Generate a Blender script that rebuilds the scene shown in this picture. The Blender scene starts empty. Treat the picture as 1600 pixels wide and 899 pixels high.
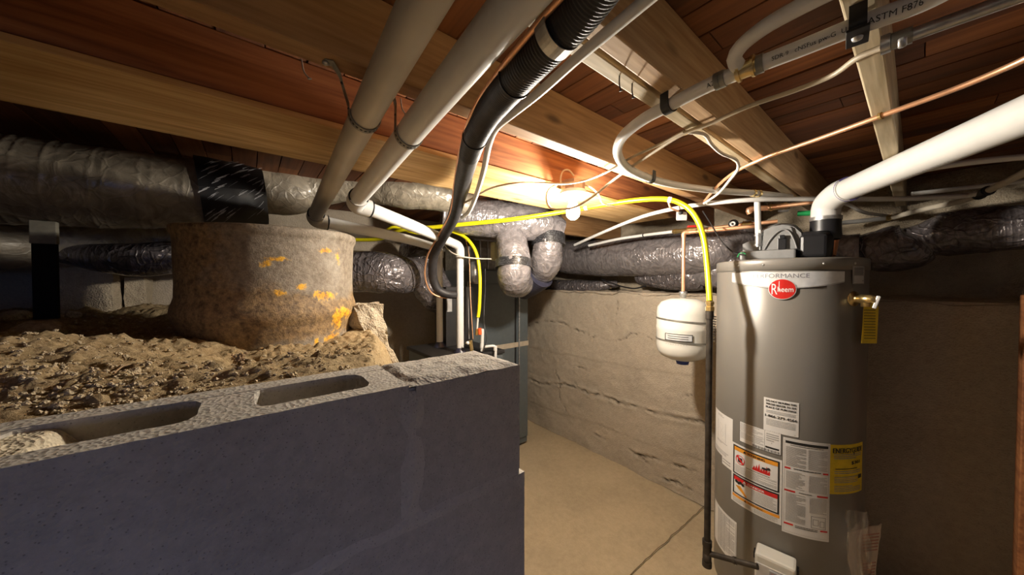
import bpy, bmesh, math, random
import numpy as np
from mathutils import Vector, Matrix
random.seed(7); rng = np.random.RandomState(7)
PI = math.pi
S = bpy.context.scene
COL = S.collection
# ------------------------------------------------------------------ camera
EYE = 1.55; F = 510.0
FW = Vector((0.628, 0.778, 0)).normalized(); RT = Vector((FW.y, -FW.x, 0)); PITCH = math.radians(1.05)
cam = bpy.data.cameras.new('camera'); cam.lens = F/1600*36; cam.sensor_width = 36; cam.clip_start = .02; cam.clip_end = 60
co = bpy.data.objects.new('camera', cam); COL.objects.link(co)
fwd = FW*math.cos(PITCH)+Vector((0, 0, -math.sin(PITCH))); upv = FW*math.sin(PITCH)+Vector((0, 0, math.cos(PITCH)))
M3 = Matrix((RT, upv, -fwd)).transposed()
co.matrix_world = Matrix.Translation((0, 0, EYE)) @ M3.to_4x4()
S.camera = co
# ------------------------------------------------------------------ light, world, exposure
BULB = Vector((1.120, .958, EYE+.306))
BULB_STRENGTH = 1800.0
S.view_settings.view_transform = 'Standard'; S.view_settings.look = 'None'; S.view_settings.gamma = 1
S.view_settings.use_curve_mapping = False; S.view_settings.exposure = 0.0
w = bpy.data.worlds.new('world'); S.world = w; w.use_nodes = True
w.node_tree.nodes['Background'].inputs[0].default_value = (.6, .7, 1, 1); w.node_tree.nodes['Background'].inputs[1].default_value = .05
WIN_POWER = 1.8
wl = bpy.data.lights.new('window_daylight', 'AREA'); wl.shape = 'RECTANGLE'; wl.size = .9; wl.size_y = .5; wl.energy = WIN_POWER; wl.color = (.24, .42, 1.0)
wo = bpy.data.objects.new('window_daylight', wl); COL.objects.link(wo); wo.location = (-.75, -2.20, 1.50); wo.rotation_euler = (PI/2, 0, PI)
wl.spread = math.radians(52); wo.rotation_euler = (-Vector((.08, 1, -.38))).to_track_quat('Z', 'Y').to_euler()

# ------------------------------------------------------------------ helpers
def ray(px, py):
    return fwd + RT*((px-800)/F) + upv*((449.5-py)/F)
def P(px, py, d=None, z=None, y=None, x=None):      # a point seen at (px,py): at depth d, height z, or on the plane x= / y=
    r = ray(px, py); o = Vector((0, 0, EYE))
    if d is not None: t = d
    elif z is not None: t = (z-EYE)/r.z
    elif y is not None: t = y/r.y
    else: t = x/r.x
    return o+r*t
def unit(v): return v/np.linalg.norm(v)
def spline(pts, step=.02):
    p = np.array([tuple(q) for q in pts], float)
    if len(p) == 2:
        n = max(2, int(np.linalg.norm(p[1, :3]-p[0, :3])/step)); t = np.linspace(0, 1, n+1)[:, None]; return p[0]*(1-t)+p[1]*t
    e = np.vstack([2*p[0]-p[1], p, 2*p[-1]-p[-2]]); out = []
    for i in range(1, len(e)-2):
        a, b, c, d = e[i-1:i+3]
        n = max(2, int(np.linalg.norm(c[:3]-b[:3])/step)+1)
        t = np.linspace(0, 1, n, endpoint=False)[:, None]
        k = .5; m1 = (c-a)*k; m2 = (d-b)*k
        L = np.linalg.norm(c[:3]-b[:3])
        for m in (m1, m2):
            l = np.linalg.norm(m[:3])
            if l > L: m *= L/l
        out.append((2*t**3-3*t**2+1)*b+(t**3-2*t**2+t)*m1+(-2*t**3+3*t**2)*c+(t**3-t**2)*m2)
    out.append(e[-2][None]); return np.vstack(out)
def frames(p):
    t = np.gradient(p, axis=0); t /= np.linalg.norm(t, axis=1)[:, None]+1e-12
    u = np.cross(t[0], (0, 0, 1.)) if abs(t[0][2]) < .95 else np.cross(t[0], (1., 0, 0)); u = unit(u); U = [u]
    for i in range(1, len(p)):
        u = U[-1]-t[i]*np.dot(U[-1], t[i]); U.append(unit(u))
    U = np.array(U); return t, U, np.cross(t, U)
def vnoise(p, seed=0):                               # vectorised value noise in 3D, -1..1
    p = np.asarray(p, float); i = np.floor(p).astype(np.int64); f = p-i; f = f*f*(3-2*f)
    def h(a, b, c):
        n = (a*374761393+b*668265263+c*2147483647+seed*974634777) & 0x7fffffff
        n = ((n ^ (n >> 13))*1274126177) & 0x7fffffff
        return ((n ^ (n >> 16)) & 0xffffff)/float(0xffffff)*2-1
    r = 0
    for dx in (0, 1):
        for dy in (0, 1):
            for dz in (0, 1):
                wgt = (f[..., 0] if dx else 1-f[..., 0])*(f[..., 1] if dy else 1-f[..., 1])*(f[..., 2] if dz else 1-f[..., 2])
                r = r+wgt*h(i[..., 0]+dx, i[..., 1]+dy, i[..., 2]+dz)
    return r
def fbm(p, oct=4, seed=0):
    r = 0; a = 1
    for k in range(oct): r = r+a*vnoise(np.asarray(p)*2**k, seed+k*11); a *= .5
    return r
class MB:
    def __init__(s): s.v = []; s.f = []; s.uv = None; s.n = 0; s.sm = []; s.uvs = []; s.attr = None
    def add(s, v, f, smooth=False, uv=None):
        v = np.asarray(v, float); s.v.append(v)
        for q in f: s.f.append(tuple(int(i)+s.n for i in q)); s.sm.append(smooth)
        s.uvs.append(np.zeros((len(v), 2)) if uv is None else np.asarray(uv)); s.n += len(v); return s
    def box(s, c, d, rot=None, bev=0):
        bm = bmesh.new(); bmesh.ops.create_cube(bm, size=1); bmesh.ops.scale(bm, vec=d, verts=bm.verts)
        if bev: bmesh.ops.bevel(bm, geom=bm.edges[:], offset=bev, segments=2, affect='EDGES', profile=.5)
        if rot is not None: bmesh.ops.transform(bm, matrix=rot.to_4x4(), verts=bm.verts)
        bm.verts.index_update()
        v = [tuple(Vector(c)+q.co) for q in bm.verts]; f = [[q.index for q in g.verts] for g in bm.faces]; bm.free(); return s.add(v, f)
    def bx(s, x0, x1, y0, y1, z0, z1, bev=0): return s.box(((x0+x1)/2, (y0+y1)/2, (z0+z1)/2), (abs(x1-x0), abs(y1-y0), abs(z1-z0)), None, bev)
    def tube(s, pts, r, seg=14, step=.02, cap=True, disp=None, raw=False):
        p = np.array([tuple(q) for q in pts], float) if raw else spline(pts, step)
        if p.shape[1] == 4: rad = p[:, 3]; p = p[:, :3]
        else: rad = np.full(len(p), r)
        t, U, V = frames(p); L = np.concatenate([[0], np.cumsum(np.linalg.norm(np.diff(p, axis=0), axis=1))])
        a = np.arange(seg+1)/seg*2*PI
        D = U[:, None]*np.cos(a)[None, :, None]+V[:, None]*np.sin(a)[None, :, None]
        R = np.repeat(rad[:, None], seg+1, 1)
        if disp is not None: R = R*(1+disp(L[:, None]+0*R, np.cos(a)[None]+0*R, np.sin(a)[None]+0*R))
        v = p[:, None]+D*R[..., None]
        uv = np.stack([np.repeat((a/2/PI)[None], len(p), 0), np.repeat(L[:, None], seg+1, 1)], -1)
        n = seg+1; f = [(i*n+j, i*n+j+1, (i+1)*n+j+1, (i+1)*n+j) for i in range(len(p)-1) for j in range(seg)]
        s.add(v.reshape(-1, 3), f, True, uv.reshape(-1, 2))
        if cap:
            for i in (0, len(p)-1):
                s.add(v[i, :-1], [tuple(range(seg))[::(-1 if i == 0 else 1)]], False)
        return s
    def lathe(s, c, prof, seg=32, axis=(0, 0, 1), smooth=True, ref=None):
        ax = np.array(unit(np.array(axis, float))); rf = np.array((1., 0, 0)) if abs(ax[0]) < .9 else np.array((0, 1., 0))
        if ref is not None: rf = np.array(ref, float)
        u = unit(np.cross(ax, rf)); w_ = np.cross(ax, u); c = np.array(tuple(c))
        a = np.arange(seg)/seg*2*PI; D = np.cos(a)[:, None]*u+np.sin(a)[:, None]*w_
        v = np.array([c+ax*h+D*r for r, h in prof]).reshape(-1, 3); n = seg
        f = [(i*n+j, i*n+(j+1) % n, (i+1)*n+(j+1) % n, (i+1)*n+j) for i in range(len(prof)-1) for j in range(n)]
        return s.add(v, f, smooth)
    def grid(s, A, smooth=True, flip=False):          # A: n x m x 3
        n, m, _ = A.shape
        f = [(i*m+j, i*m+j+1, (i+1)*m+j+1, (i+1)*m+j) for i in range(n-1) for j in range(m-1)]
        if flip: f = [q[::-1] for q in f]
        u, vv = np.meshgrid(np.linspace(0, 1, m), np.linspace(0, 1, n))
        return s.add(A.reshape(-1, 3), f, smooth, np.stack([u, vv], -1).reshape(-1, 2))
    def prism(s, poly, o, ux, uy, h):                 # polygon in the plane (ux,uy) at o, extruded along ux x uy by h
        o, ux, uy = Vector(o), Vector(ux), Vector(uy); nz = ux.cross(uy).normalized()*h; n = len(poly)
        a = [o+ux*x+uy*y for x, y in poly]; b = [q+nz for q in a]
        f = [tuple(range(n))[::-1], tuple(range(n, 2*n))]+[(i, (i+1) % n, n+(i+1) % n, n+i) for i in range(n)]
        return s.add([tuple(q) for q in a+b], f)
ORG = {}
def O(name, mb, mat, parent=None, label=None, cat=None, group=None, kind=None, attr=None, weld=False):
    V = np.vstack(mb.v)
    if parent is None: org = np.array([(V[:, 0].min()+V[:, 0].max())/2, (V[:, 1].min()+V[:, 1].max())/2, V[:, 2].min()])
    else: org = ORG[parent.name]
    me = bpy.data.meshes.new(name); me.from_pydata((V-org).tolist(), [], mb.f)
    me.polygons.foreach_set('use_smooth', mb.sm)
    uvl = me.uv_layers.new(name='UVMap'); UV = np.vstack(mb.uvs)
    li = np.zeros(len(me.loops), np.int32); me.loops.foreach_get('vertex_index', li); uvl.data.foreach_set('uv', UV[li].ravel())
    if attr is not None:
        for k, val in attr.items():
            at = me.attributes.new(k, 'FLOAT', 'POINT'); at.data.foreach_set('value', np.asarray(val, float))
    me.materials.append(mat); me.update()
    o = bpy.data.objects.new(name, me); COL.objects.link(o)
    if parent is None: o.location = org
    else: o.parent = parent
    ORG[o.name] = org
    if label: o['label'] = label
    if cat and parent is None: o['category'] = cat
    if group: o['group'] = group
    if kind: o['kind'] = kind
    return o
def T(name, label, cat, loc, group=None):
    o = bpy.data.objects.new(name, None); COL.objects.link(o); o.location = loc; o.empty_display_size = .05
    o['label'] = label; o['category'] = cat
    if group: o['group'] = group
    ORG[o.name] = np.array(tuple(loc)); return o
# ------------------------------------------------------------------ materials
MATS = {}
def nodes(name):
    m = bpy.data.materials.new(name); m.use_nodes = True; nt = m.node_tree; b = nt.nodes['Principled BSDF']; MATS[name] = m
    return m, nt, b
def lk(nt, a, b): nt.links.new(a, b)
def N(nt, t, **k):
    n = nt.nodes.new(t)
    for a, v in k.items():
        if a in n.inputs.keys(): n.inputs[a].default_value = v
        else: setattr(n, a, v)
    return n
def coord(nt, scale=(1, 1, 1), kind='Object'):
    tc = N(nt, 'ShaderNodeTexCoord'); mp = N(nt, 'ShaderNodeMapping'); mp.inputs['Scale'].default_value = scale
    lk(nt, tc.outputs[kind], mp.inputs[0]); return mp.outputs[0]
def ramp(nt, fac, stops):
    r = N(nt, 'ShaderNodeValToRGB'); e = r.color_ramp.elements
    while len(e) < len(stops): e.new(.5)
    for q, (p, c) in zip(e, stops): q.position = p; q.color = (*c, 1) if len(c) == 3 else c
    lk(nt, fac, r.inputs[0]); return r.outputs[0]
def mix(nt, fac, a, b, mode='MIX'):
    m = N(nt, 'ShaderNodeMix', data_type='RGBA', blend_type=mode)
    for s_, v in ((m.inputs[0], fac), (m.inputs[6], a), (m.inputs[7], b)):
        if isinstance(v, (int, float)): s_.default_value = v
        elif isinstance(v, tuple): s_.default_value = (*v, 1)
        else: lk(nt, v, s_)
    return m.outputs[2]
def bump(nt, b, h, st=.3, dist=.01):
    n = N(nt, 'ShaderNodeBump', Strength=st, Distance=dist); lk(nt, h, n.inputs['Height']); lk(nt, n.outputs[0], b.inputs['Normal']); return n
def plain(name, c, rough=.5, metal=0, noise=.12, scale=30, bmp=0, coat=0, trans=0):
    m, nt, b = nodes(name)
    b.inputs['Roughness'].default_value = rough; b.inputs['Metallic'].default_value = metal; b.inputs['Coat Weight'].default_value = coat
    b.inputs['Transmission Weight'].default_value = trans
    co_ = coord(nt); nz = N(nt, 'ShaderNodeTexNoise', Scale=scale, Detail=5.0); lk(nt, co_, nz.inputs['Vector'])
    lo = tuple(x*(1-noise) for x in c); hi = tuple(min(1, x*(1+noise)) for x in c)
    lk(nt, ramp(nt, nz.outputs['Fac'], [(.3, lo), (.7, hi)]), b.inputs['Base Color'])
    if bmp: bump(nt, b, nz.outputs['Fac'], bmp, .004)
    return m
def wood(name, lo, mid, hi, axis=0, rough=.7, seed=0, knots=True, rings=1.0, saw=.15):
    m, nt, b = nodes(name); b.inputs['Roughness'].default_value = rough
    sc = [14, 14, 14]; sc[axis] = .9
    tc = N(nt, 'ShaderNodeTexCoord'); mp = N(nt, 'ShaderNodeMapping'); mp.inputs['Scale'].default_value = sc; mp.inputs['Location'].default_value = (seed*3.1, seed*1.7, seed*2.3)
    lk(nt, tc.outputs['Object'], mp.inputs[0])
    n1 = N(nt, 'ShaderNodeTexNoise', Scale=1.0*rings, Detail=3.0, Distortion=.6); lk(nt, mp.outputs[0], n1.inputs['Vector'])
    mul = N(nt, 'ShaderNodeMath', operation='MULTIPLY'); mul.inputs[1].default_value = 9; lk(nt, n1.outputs['Fac'], mul.inputs[0])
    fr = N(nt, 'ShaderNodeMath', operation='PINGPONG'); fr.inputs[1].default_value = 1; lk(nt, mul.outputs[0], fr.inputs[0])
    sc2 = [90, 90, 90]; sc2[axis] = 5; c2 = coord(nt, sc2); n2 = N(nt, 'ShaderNodeTexNoise', Scale=1.0, Detail=4.0); lk(nt, c2, n2.inputs['Vector'])
    col = ramp(nt, fr.outputs[0], [(.0, lo), (.45, mid), (1, hi)])
    col = mix(nt, .5, col, ramp(nt, n2.outputs['Fac'], [(.34, tuple(x*.75 for x in lo)), (.66, hi)]))
    sc3 = [3, 3, 3]; sc3[axis] = .7; n3 = N(nt, 'ShaderNodeTexNoise', Scale=1.0, Detail=2.0); lk(nt, coord(nt, sc3), n3.inputs['Vector'])
    col = mix(nt, ramp(nt, n3.outputs['Fac'], [(.4, (0, 0, 0)), (.75, (.6, .6, .6))]), col, tuple(x*.55 for x in lo))
    if knots:
        sc4 = [7, 7, 7]; sc4[axis] = 2.6; vo = N(nt, 'ShaderNodeTexVoronoi', Scale=1.0); lk(nt, coord(nt, sc4), vo.inputs['Vector'])
        col = mix(nt, ramp(nt, vo.outputs['Distance'], [(.06, (.85, .85, .85)), (.13, (0, 0, 0))]), col, tuple(x*.3 for x in lo))
    lk(nt, col, b.inputs['Base Color']); bump(nt, b, n2.outputs['Fac'], saw, .003); return m
def concrete(name, c, spot=.5, sc=1.0, bmp=.5, rough=.95, warm=None, speck=True):
    m, nt, b = nodes(name); b.inputs['Roughness'].default_value = rough; b.inputs['Specular IOR Level'].default_value = .2
    v = coord(nt)
    n1 = N(nt, 'ShaderNodeTexNoise', Scale=2.5*sc, Detail=6.0); n2 = N(nt, 'ShaderNodeTexNoise', Scale=40*sc, Detail=6.0, Roughness=.7); n3 = N(nt, 'ShaderNodeTexVoronoi', Scale=130*sc)
    for n in (n1, n2, n3): lk(nt, v, n.inputs['Vector'])
    d = tuple(x*(1-spot*.6) for x in c); wm = warm or tuple(min(1, x*(1+spot*.35)) for x in c)
    col = ramp(nt, n1.outputs['Fac'], [(.32, d), (.52, c), (.72, wm)])
    col = mix(nt, .5, col, ramp(nt, n2.outputs['Fac'], [(.3, d), (.7, wm)]))
    if speck: col = mix(nt, ramp(nt, n3.outputs['Distance'], [(.10, (.7, .7, .7)), (.2, (0, 0, 0))]), col, tuple(x*.4 for x in c))
    lk(nt, col, b.inputs['Base Color'])
    ad = N(nt, 'ShaderNodeMath', operation='ADD'); lk(nt, n2.outputs['Fac'], ad.inputs[0]); lk(nt, n3.outputs['Distance'], ad.inputs[1])
    bump(nt, b, ad.outputs[0], bmp, .004); return m
def duct_mat(name, c, rings=45, wr=.6, rough=.27):
    m, nt, b = nodes(name); b.inputs['Roughness'].default_value = rough; b.inputs['Metallic'].default_value = .35
    b.inputs['Specular IOR Level'].default_value = .7; b.inputs['Coat Weight'].default_value = .5; b.inputs['Coat Roughness'].default_value = .18
    tc = N(nt, 'ShaderNodeTexCoord'); sp = N(nt, 'ShaderNodeSeparateXYZ'); lk(nt, tc.outputs['UV'], sp.inputs[0])
    ml = N(nt, 'ShaderNodeMath', operation='MULTIPLY'); ml.inputs[1].default_value = rings*2*PI; lk(nt, sp.outputs[1], ml.inputs[0])
    sn = N(nt, 'ShaderNodeMath', operation='SINE'); lk(nt, ml.outputs[0], sn.inputs[0])
    n1 = N(nt, 'ShaderNodeTexNoise', Scale=11.0, Detail=3.5, Distortion=2.0); lk(nt, coord(nt), n1.inputs['Vector'])
    n2 = N(nt, 'ShaderNodeTexNoise', Scale=60.0, Detail=3.0, Distortion=.8); lk(nt, coord(nt), n2.inputs['Vector'])
    a1 = N(nt, 'ShaderNodeMath', operation='MULTIPLY_ADD'); lk(nt, sn.outputs[0], a1.inputs[0]); a1.inputs[1].default_value = .05; lk(nt, n1.outputs['Fac'], a1.inputs[2])
    a2 = N(nt, 'ShaderNodeMath', operation='MULTIPLY_ADD'); lk(nt, n2.outputs['Fac'], a2.inputs[0]); a2.inputs[1].default_value = .12; lk(nt, a1.outputs[0], a2.inputs[2])
    bump(nt, b, a2.outputs[0], wr, .022)
    cv = N(nt, 'ShaderNodeMapping'); cv.inputs['Scale'].default_value = (1, 1, 1); lk(nt, tc.outputs['Object'], cv.inputs[0])
    nd = N(nt, 'ShaderNodeTexNoise', Scale=6.0, Detail=2.0); lk(nt, tc.outputs['Object'], nd.inputs['Vector'])
    ax_ = N(nt, 'ShaderNodeVectorMath', operation='MULTIPLY_ADD'); lk(nt, nd.outputs['Color'], ax_.inputs[0]); ax_.inputs[1].default_value = (.25, .25, .25); lk(nt, cv.outputs[0], ax_.inputs[2])
    vr = N(nt, 'ShaderNodeTexVoronoi', Scale=14.0, feature='DISTANCE_TO_EDGE'); lk(nt, ax_.outputs[0], vr.inputs['Vector'])
    cre = ramp(nt, vr.outputs['Distance'], [(.0, (1, 1, 1)), (.09, (0, 0, 0))])
    pw = N(nt, 'ShaderNodeMath', operation='POWER'); ab = N(nt, 'ShaderNodeMath', operation='ABSOLUTE'); lk(nt, sn.outputs[0], ab.inputs[0]); lk(nt, ab.outputs[0], pw.inputs[0]); pw.inputs[1].default_value = 6
    a3 = N(nt, 'ShaderNodeMath', operation='MULTIPLY_ADD'); lk(nt, cre, a3.inputs[0]); a3.inputs[1].default_value = .22; lk(nt, a2.outputs[0], a3.inputs[2])
    a4 = N(nt, 'ShaderNodeMath', operation='MULTIPLY_ADD'); lk(nt, pw.outputs[0], a4.inputs[0]); a4.inputs[1].default_value = .06; lk(nt, a3.outputs[0], a4.inputs[2])
    bump(nt, b, a4.outputs[0], wr, .022)
    lk(nt, ramp(nt, n1.outputs['Fac'], [(.3, tuple(x*.65 for x in c)), (.7, tuple(x*1.35 for x in c))]), b.inputs['Base Color']); return m

mPine = wood('pine_plank', (.50, .27, .08), (.70, .44, .17), (.80, .54, .25), seed=1, rings=.8)
mJoistDark = wood('old_dark_joist_wood', (.20, .065, .02), (.33, .12, .04), (.42, .17, .06), seed=2, rings=.7)
mJoistBrown = wood('brown_joist_wood', (.30, .15, .055), (.40, .215, .09), (.47, .27, .12), seed=3, rings=.6)
mJoistTan = wood('tan_joist_wood', (.42, .25, .12), (.54, .35, .19), (.62, .43, .25), seed=4)
mJoistPale = wood('pale_joist_wood', (.48, .38, .23), (.60, .49, .31), (.68, .57, .39), seed=5)
mBlock = concrete('concrete_block', (.47, .435, .385), .42, 1.6, .35); mMortar = concrete('mortar', (.53, .495, .44), .3, 1.5, .4)
mBlockTop = mBlock
mWall = concrete('poured_concrete_wall', (.46, .39, .305), .38, 1, .6)
mFloor = concrete('concrete_floor', (.51, .41, .27), .34, .9, .2, speck=False)
mRubble = concrete('rubble_concrete', (.50, .42, .31), .5, 1.2, .9)
mPVCold = plain('aged_pvc', (.56, .51, .43), .38, noise=.10, scale=9)
mPVC = plain('white_pvc', (.66, .65, .63), .3, noise=.03)
mPEX = plain('white_pex', (.66, .65, .63), .32, noise=.04)
mPEXtan = plain('tan_pex', (.60, .54, .44), .4, noise=.08)
mBlackFoam = plain('black_foam_insulation', (.022, .020, .022), .55, noise=.5, bmp=.4)
mBlack = plain('black_plastic', (.012, .012, .014), .4)
mCopper = plain('copper', (.86, .47, .27), .38, .7, noise=.12)
mBrass = plain('brass', (.72, .55, .25), .28, .95)
mGalv = plain('galvanised_steel', (.50, .50, .50), .38, .85, noise=.25, scale=60)
mGalvDull = plain('dull_galvanised_strap', (.27, .26, .23), .5, .6, noise=.3)
mYellow = plain('yellow_coated_gas_hose', (.80, .72, .01), .38, noise=.05)
mRomex = plain('tan_cable_sheath', (.46, .38, .27), .5)
mRomexW = plain('white_cable_sheath', (.68, .63, .56), .45)
mIron = plain('black_iron_pipe', (.055, .045, .036), .55, .4, noise=.5, scale=25, bmp=.2)
mHeater = plain('heater_grey_enamel', (.205, .190, .170), .36, .15, noise=.03, scale=4)
mHeaterCap = plain('heater_cap_grey', (.22, .205, .185), .36, .15, noise=.03)
mGreyPlastic = plain('grey_plastic_hood', (.22, .22, .22), .38)
mPaper = plain('label_paper', (.78, .76, .74), .5, noise=.02)
mInk = plain('black_ink', (.02, .02, .02), .5)
mInkGrey = plain('fine_print_ink', (.36, .35, .34), .6)
mInkRed = plain('red_ink', (.62, .02, .02), .5)
mInkOrange = plain('orange_ink', (.80, .33, .03), .5)
mEGuide = plain('energy_label_yellow', (.82, .60, .02), .5)
mRed = plain('red_plastic', (.50, .02, .015), .35)
mSilver = plain('silver_foil_band', (.72, .72, .72), .35, .3)
mCream = plain('white_enamel', (.68, .66, .60), .25, coat=.3, noise=.02)
mBlue = plain('blue_plastic', (.03, .06, .30), .4)
mGreen = plain('green_tape', (.02, .35, .10), .5)
mFurnace = plain('furnace_grey_paint', (.115, .135, .145), .45, .2, noise=.06)
mDark = plain('dark_metal', (.03, .028, .028), .5, .3)
mTape = plain('tan_tape', (.48, .40, .30), .6)
mTapeBlk = plain('black_printed_tape', (.012, .012, .014), .35, noise=.3)
nt = mTapeBlk.node_tree; b = nt.nodes['Principled BSDF']; srcT = b.inputs['Base Color'].links[0].from_socket
mpt = N(nt, 'ShaderNodeMapping'); mpt.inputs['Rotation'].default_value = (0, 0, .7); mpt.inputs['Scale'].default_value = (30, 42, 1); tct = N(nt, 'ShaderNodeTexCoord'); lk(nt, tct.outputs['UV'], mpt.inputs[0])
bk_ = N(nt, 'ShaderNodeTexBrick', Scale=1.0); bk_.inputs['Mortar Size'].default_value = .09; bk_.inputs['Color1'].default_value = (1, 1, 1, 1); bk_.inputs['Color2'].default_value = (0, 0, 0, 1); bk_.inputs['Mortar'].default_value = (0, 0, 0, 1); lk(nt, mpt.outputs[0], bk_.inputs['Vector'])
nzt = N(nt, 'ShaderNodeTexNoise', Scale=3.0); lk(nt, mpt.outputs[0], nzt.inputs['Vector'])
mk = mix(nt, 1.0, bk_.outputs['Color'], ramp(nt, nzt.outputs['Fac'], [(.48, (0, 0, 0)), (.52, (.9, .9, .9))]), 'MULTIPLY'); lk(nt, mix(nt, mk, srcT, (.42, .42, .45)), b.inputs['Base Color'])
mDull = plain('dull_black_metal', (.012, .011, .010), .95); mDull.node_tree.nodes['Principled BSDF'].inputs['Specular IOR Level'].default_value = .05
mDullFoil = plain('dull_foil', (.16, .15, .12), .8, noise=.3)
mWhiteInk = plain('pale_print', (.55, .55, .58), .5)
mPorc = plain('white_porcelain', (.80, .79, .76), .2, coat=.4)
mOrange = plain('orange_plastic', (.72, .10, .02), .4)
mDuctBrown = duct_mat('flex_duct_dusty', (.30, .26, .20), rings=12, wr=.30, rough=.42); mDuctBrown.node_tree.nodes['Principled BSDF'].inputs['Metallic'].default_value = .1
mDuct = duct_mat('flex_duct_grey_plastic', (.27, .245, .25), rings=38, wr=.45)
mDuctDark = duct_mat('flex_duct_dark', (.17, .15, .155), rings=30, wr=.8)
mShade = plain('black_flex_collar', (.03, .03, .05), .35, noise=.3)
# subfloor boards: per-board tone attribute
mSub, nt, b = nodes('subfloor_board_wood'); b.inputs['Roughness'].default_value = .75
at = N(nt, 'ShaderNodeAttribute', attribute_name='tone'); g1 = N(nt, 'ShaderNodeTexNoise', Scale=1.0, Detail=4.0); lk(nt, coord(nt, (60, 2.5, 60)), g1.inputs['Vector'])
cc = ramp(nt, at.outputs['Fac'], [(0, (.11, .035, .012)), (.5, (.21, .075, .024)), (1, (.34, .13, .042))])
cc = mix(nt, .55, cc, mix(nt, 1.0, cc, ramp(nt, g1.outputs['Fac'], [(.3, (.45, .4, .35)), (.7, (1.25, 1.2, 1.1))]), 'MULTIPLY'))
g2 = N(nt, 'ShaderNodeTexNoise', Scale=1.0, Detail=3.0); lk(nt, coord(nt, (5, 1.6, 5)), g2.inputs['Vector'])
cc = mix(nt, ramp(nt, g2.outputs['Fac'], [(.55, (0, 0, 0)), (.72, (.85, .85, .85))]), cc, (.025, .017, .012))
lk(nt, cc, b.inputs['Base Color']); bump(nt, b, g1.outputs['Fac'], .3, .003)
# dirt
mDirt, nt, b = nodes('dry_dirt'); b.inputs['Roughness'].default_value = 1; b.inputs['Specular IOR Level'].default_value = .1
d1 = N(nt, 'ShaderNodeTexNoise', Scale=5.0, Detail=8.0, Roughness=.65); d2 = N(nt, 'ShaderNodeTexNoise', Scale=90.0, Detail=6.0, Roughness=.75)
for n_ in (d1, d2): lk(nt, coord(nt), n_.inputs['Vector'])
cc = ramp(nt, d1.outputs['Fac'], [(.3, (.27, .18, .09)), (.5, (.44, .32, .17)), (.7, (.56, .43, .25))])
cc = mix(nt, .5, cc, ramp(nt, d2.outputs['Fac'], [(.36, (.14, .095, .05)), (.66, (.64, .50, .30))]))
lk(nt, cc, b.inputs['Base Color']); bump(nt, b, d2.outputs['Fac'], .9, .008)
mStone = concrete('grey_pebble', (.52, .42, .28), .5, 3, .6)
mTwig = plain('dry_root', (.30, .20, .11), .8)
# drum: rust attribute
mDrum, nt, b = nodes('rusty_steel_drum'); b.inputs['Roughness'].default_value = .6
v = coord(nt); r1 = N(nt, 'ShaderNodeTexNoise', Scale=6.0, Detail=7.0, Roughness=.65); r2 = N(nt, 'ShaderNodeTexNoise', Scale=55.0, Detail=6.0, Roughness=.75)
for n_ in (r1, r2): lk(nt, v, n_.inputs['Vector'])
base = ramp(nt, r1.outputs['Fac'], [(.32, (.10, .065, .04)), (.48, (.25, .20, .15)), (.66, (.42, .38, .32))])
base = mix(nt, .45, base, ramp(nt, r2.outputs['Fac'], [(.35, (.12, .09, .06)), (.65, (.46, .40, .31))]))
ra = N(nt, 'ShaderNodeAttribute', attribute_name='rust'); ba = N(nt, 'ShaderNodeAttribute', attribute_name='grime_shade')  # second attribute: grime together with shade painted on the drum's left
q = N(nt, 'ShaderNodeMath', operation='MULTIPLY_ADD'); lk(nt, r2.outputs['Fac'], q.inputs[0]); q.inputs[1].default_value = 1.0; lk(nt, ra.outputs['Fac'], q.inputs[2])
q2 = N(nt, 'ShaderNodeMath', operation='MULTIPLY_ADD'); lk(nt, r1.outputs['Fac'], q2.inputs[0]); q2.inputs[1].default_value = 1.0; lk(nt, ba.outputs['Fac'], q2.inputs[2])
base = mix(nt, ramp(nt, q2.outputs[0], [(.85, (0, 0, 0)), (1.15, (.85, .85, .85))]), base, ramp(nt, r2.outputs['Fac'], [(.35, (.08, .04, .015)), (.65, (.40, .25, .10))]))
base = mix(nt, ramp(nt, q.outputs[0], [(.74, (0, 0, 0)), (.90, (1, 1, 1))]), base, ramp(nt, r2.outputs['Fac'], [(.35, (.45, .16, .01)), (.62, (.92, .50, .03))]))
lk(nt, base, b.inputs['Base Color']); bump(nt, b, r2.outputs['Fac'], .7, .006)
# glowing bulb
mBulb, nt, b = nodes('lit_bulb_glass'); b.inputs['Emission Color'].default_value = (1, .90, .76, 1); b.inputs['Emission Strength'].default_value = BULB_STRENGTH
# clear plastic
mClear, nt, b = nodes('clear_plastic'); b.inputs['Base Color'].default_value = (.95, .95, .95, 1); b.inputs['Transmission Weight'].default_value = .9; b.inputs['Roughness'].default_value = .12; b.inputs['IOR'].default_value = 1.15; b.inputs['Alpha'].default_value = .35
mPane, nt, b = nodes('window_glass'); b.inputs['Base Color'].default_value = (.3, .4, .6, 1); b.inputs['Emission Color'].default_value = (.38, .55, 1, 1); b.inputs['Emission Strength'].default_value = 1.0

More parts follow.
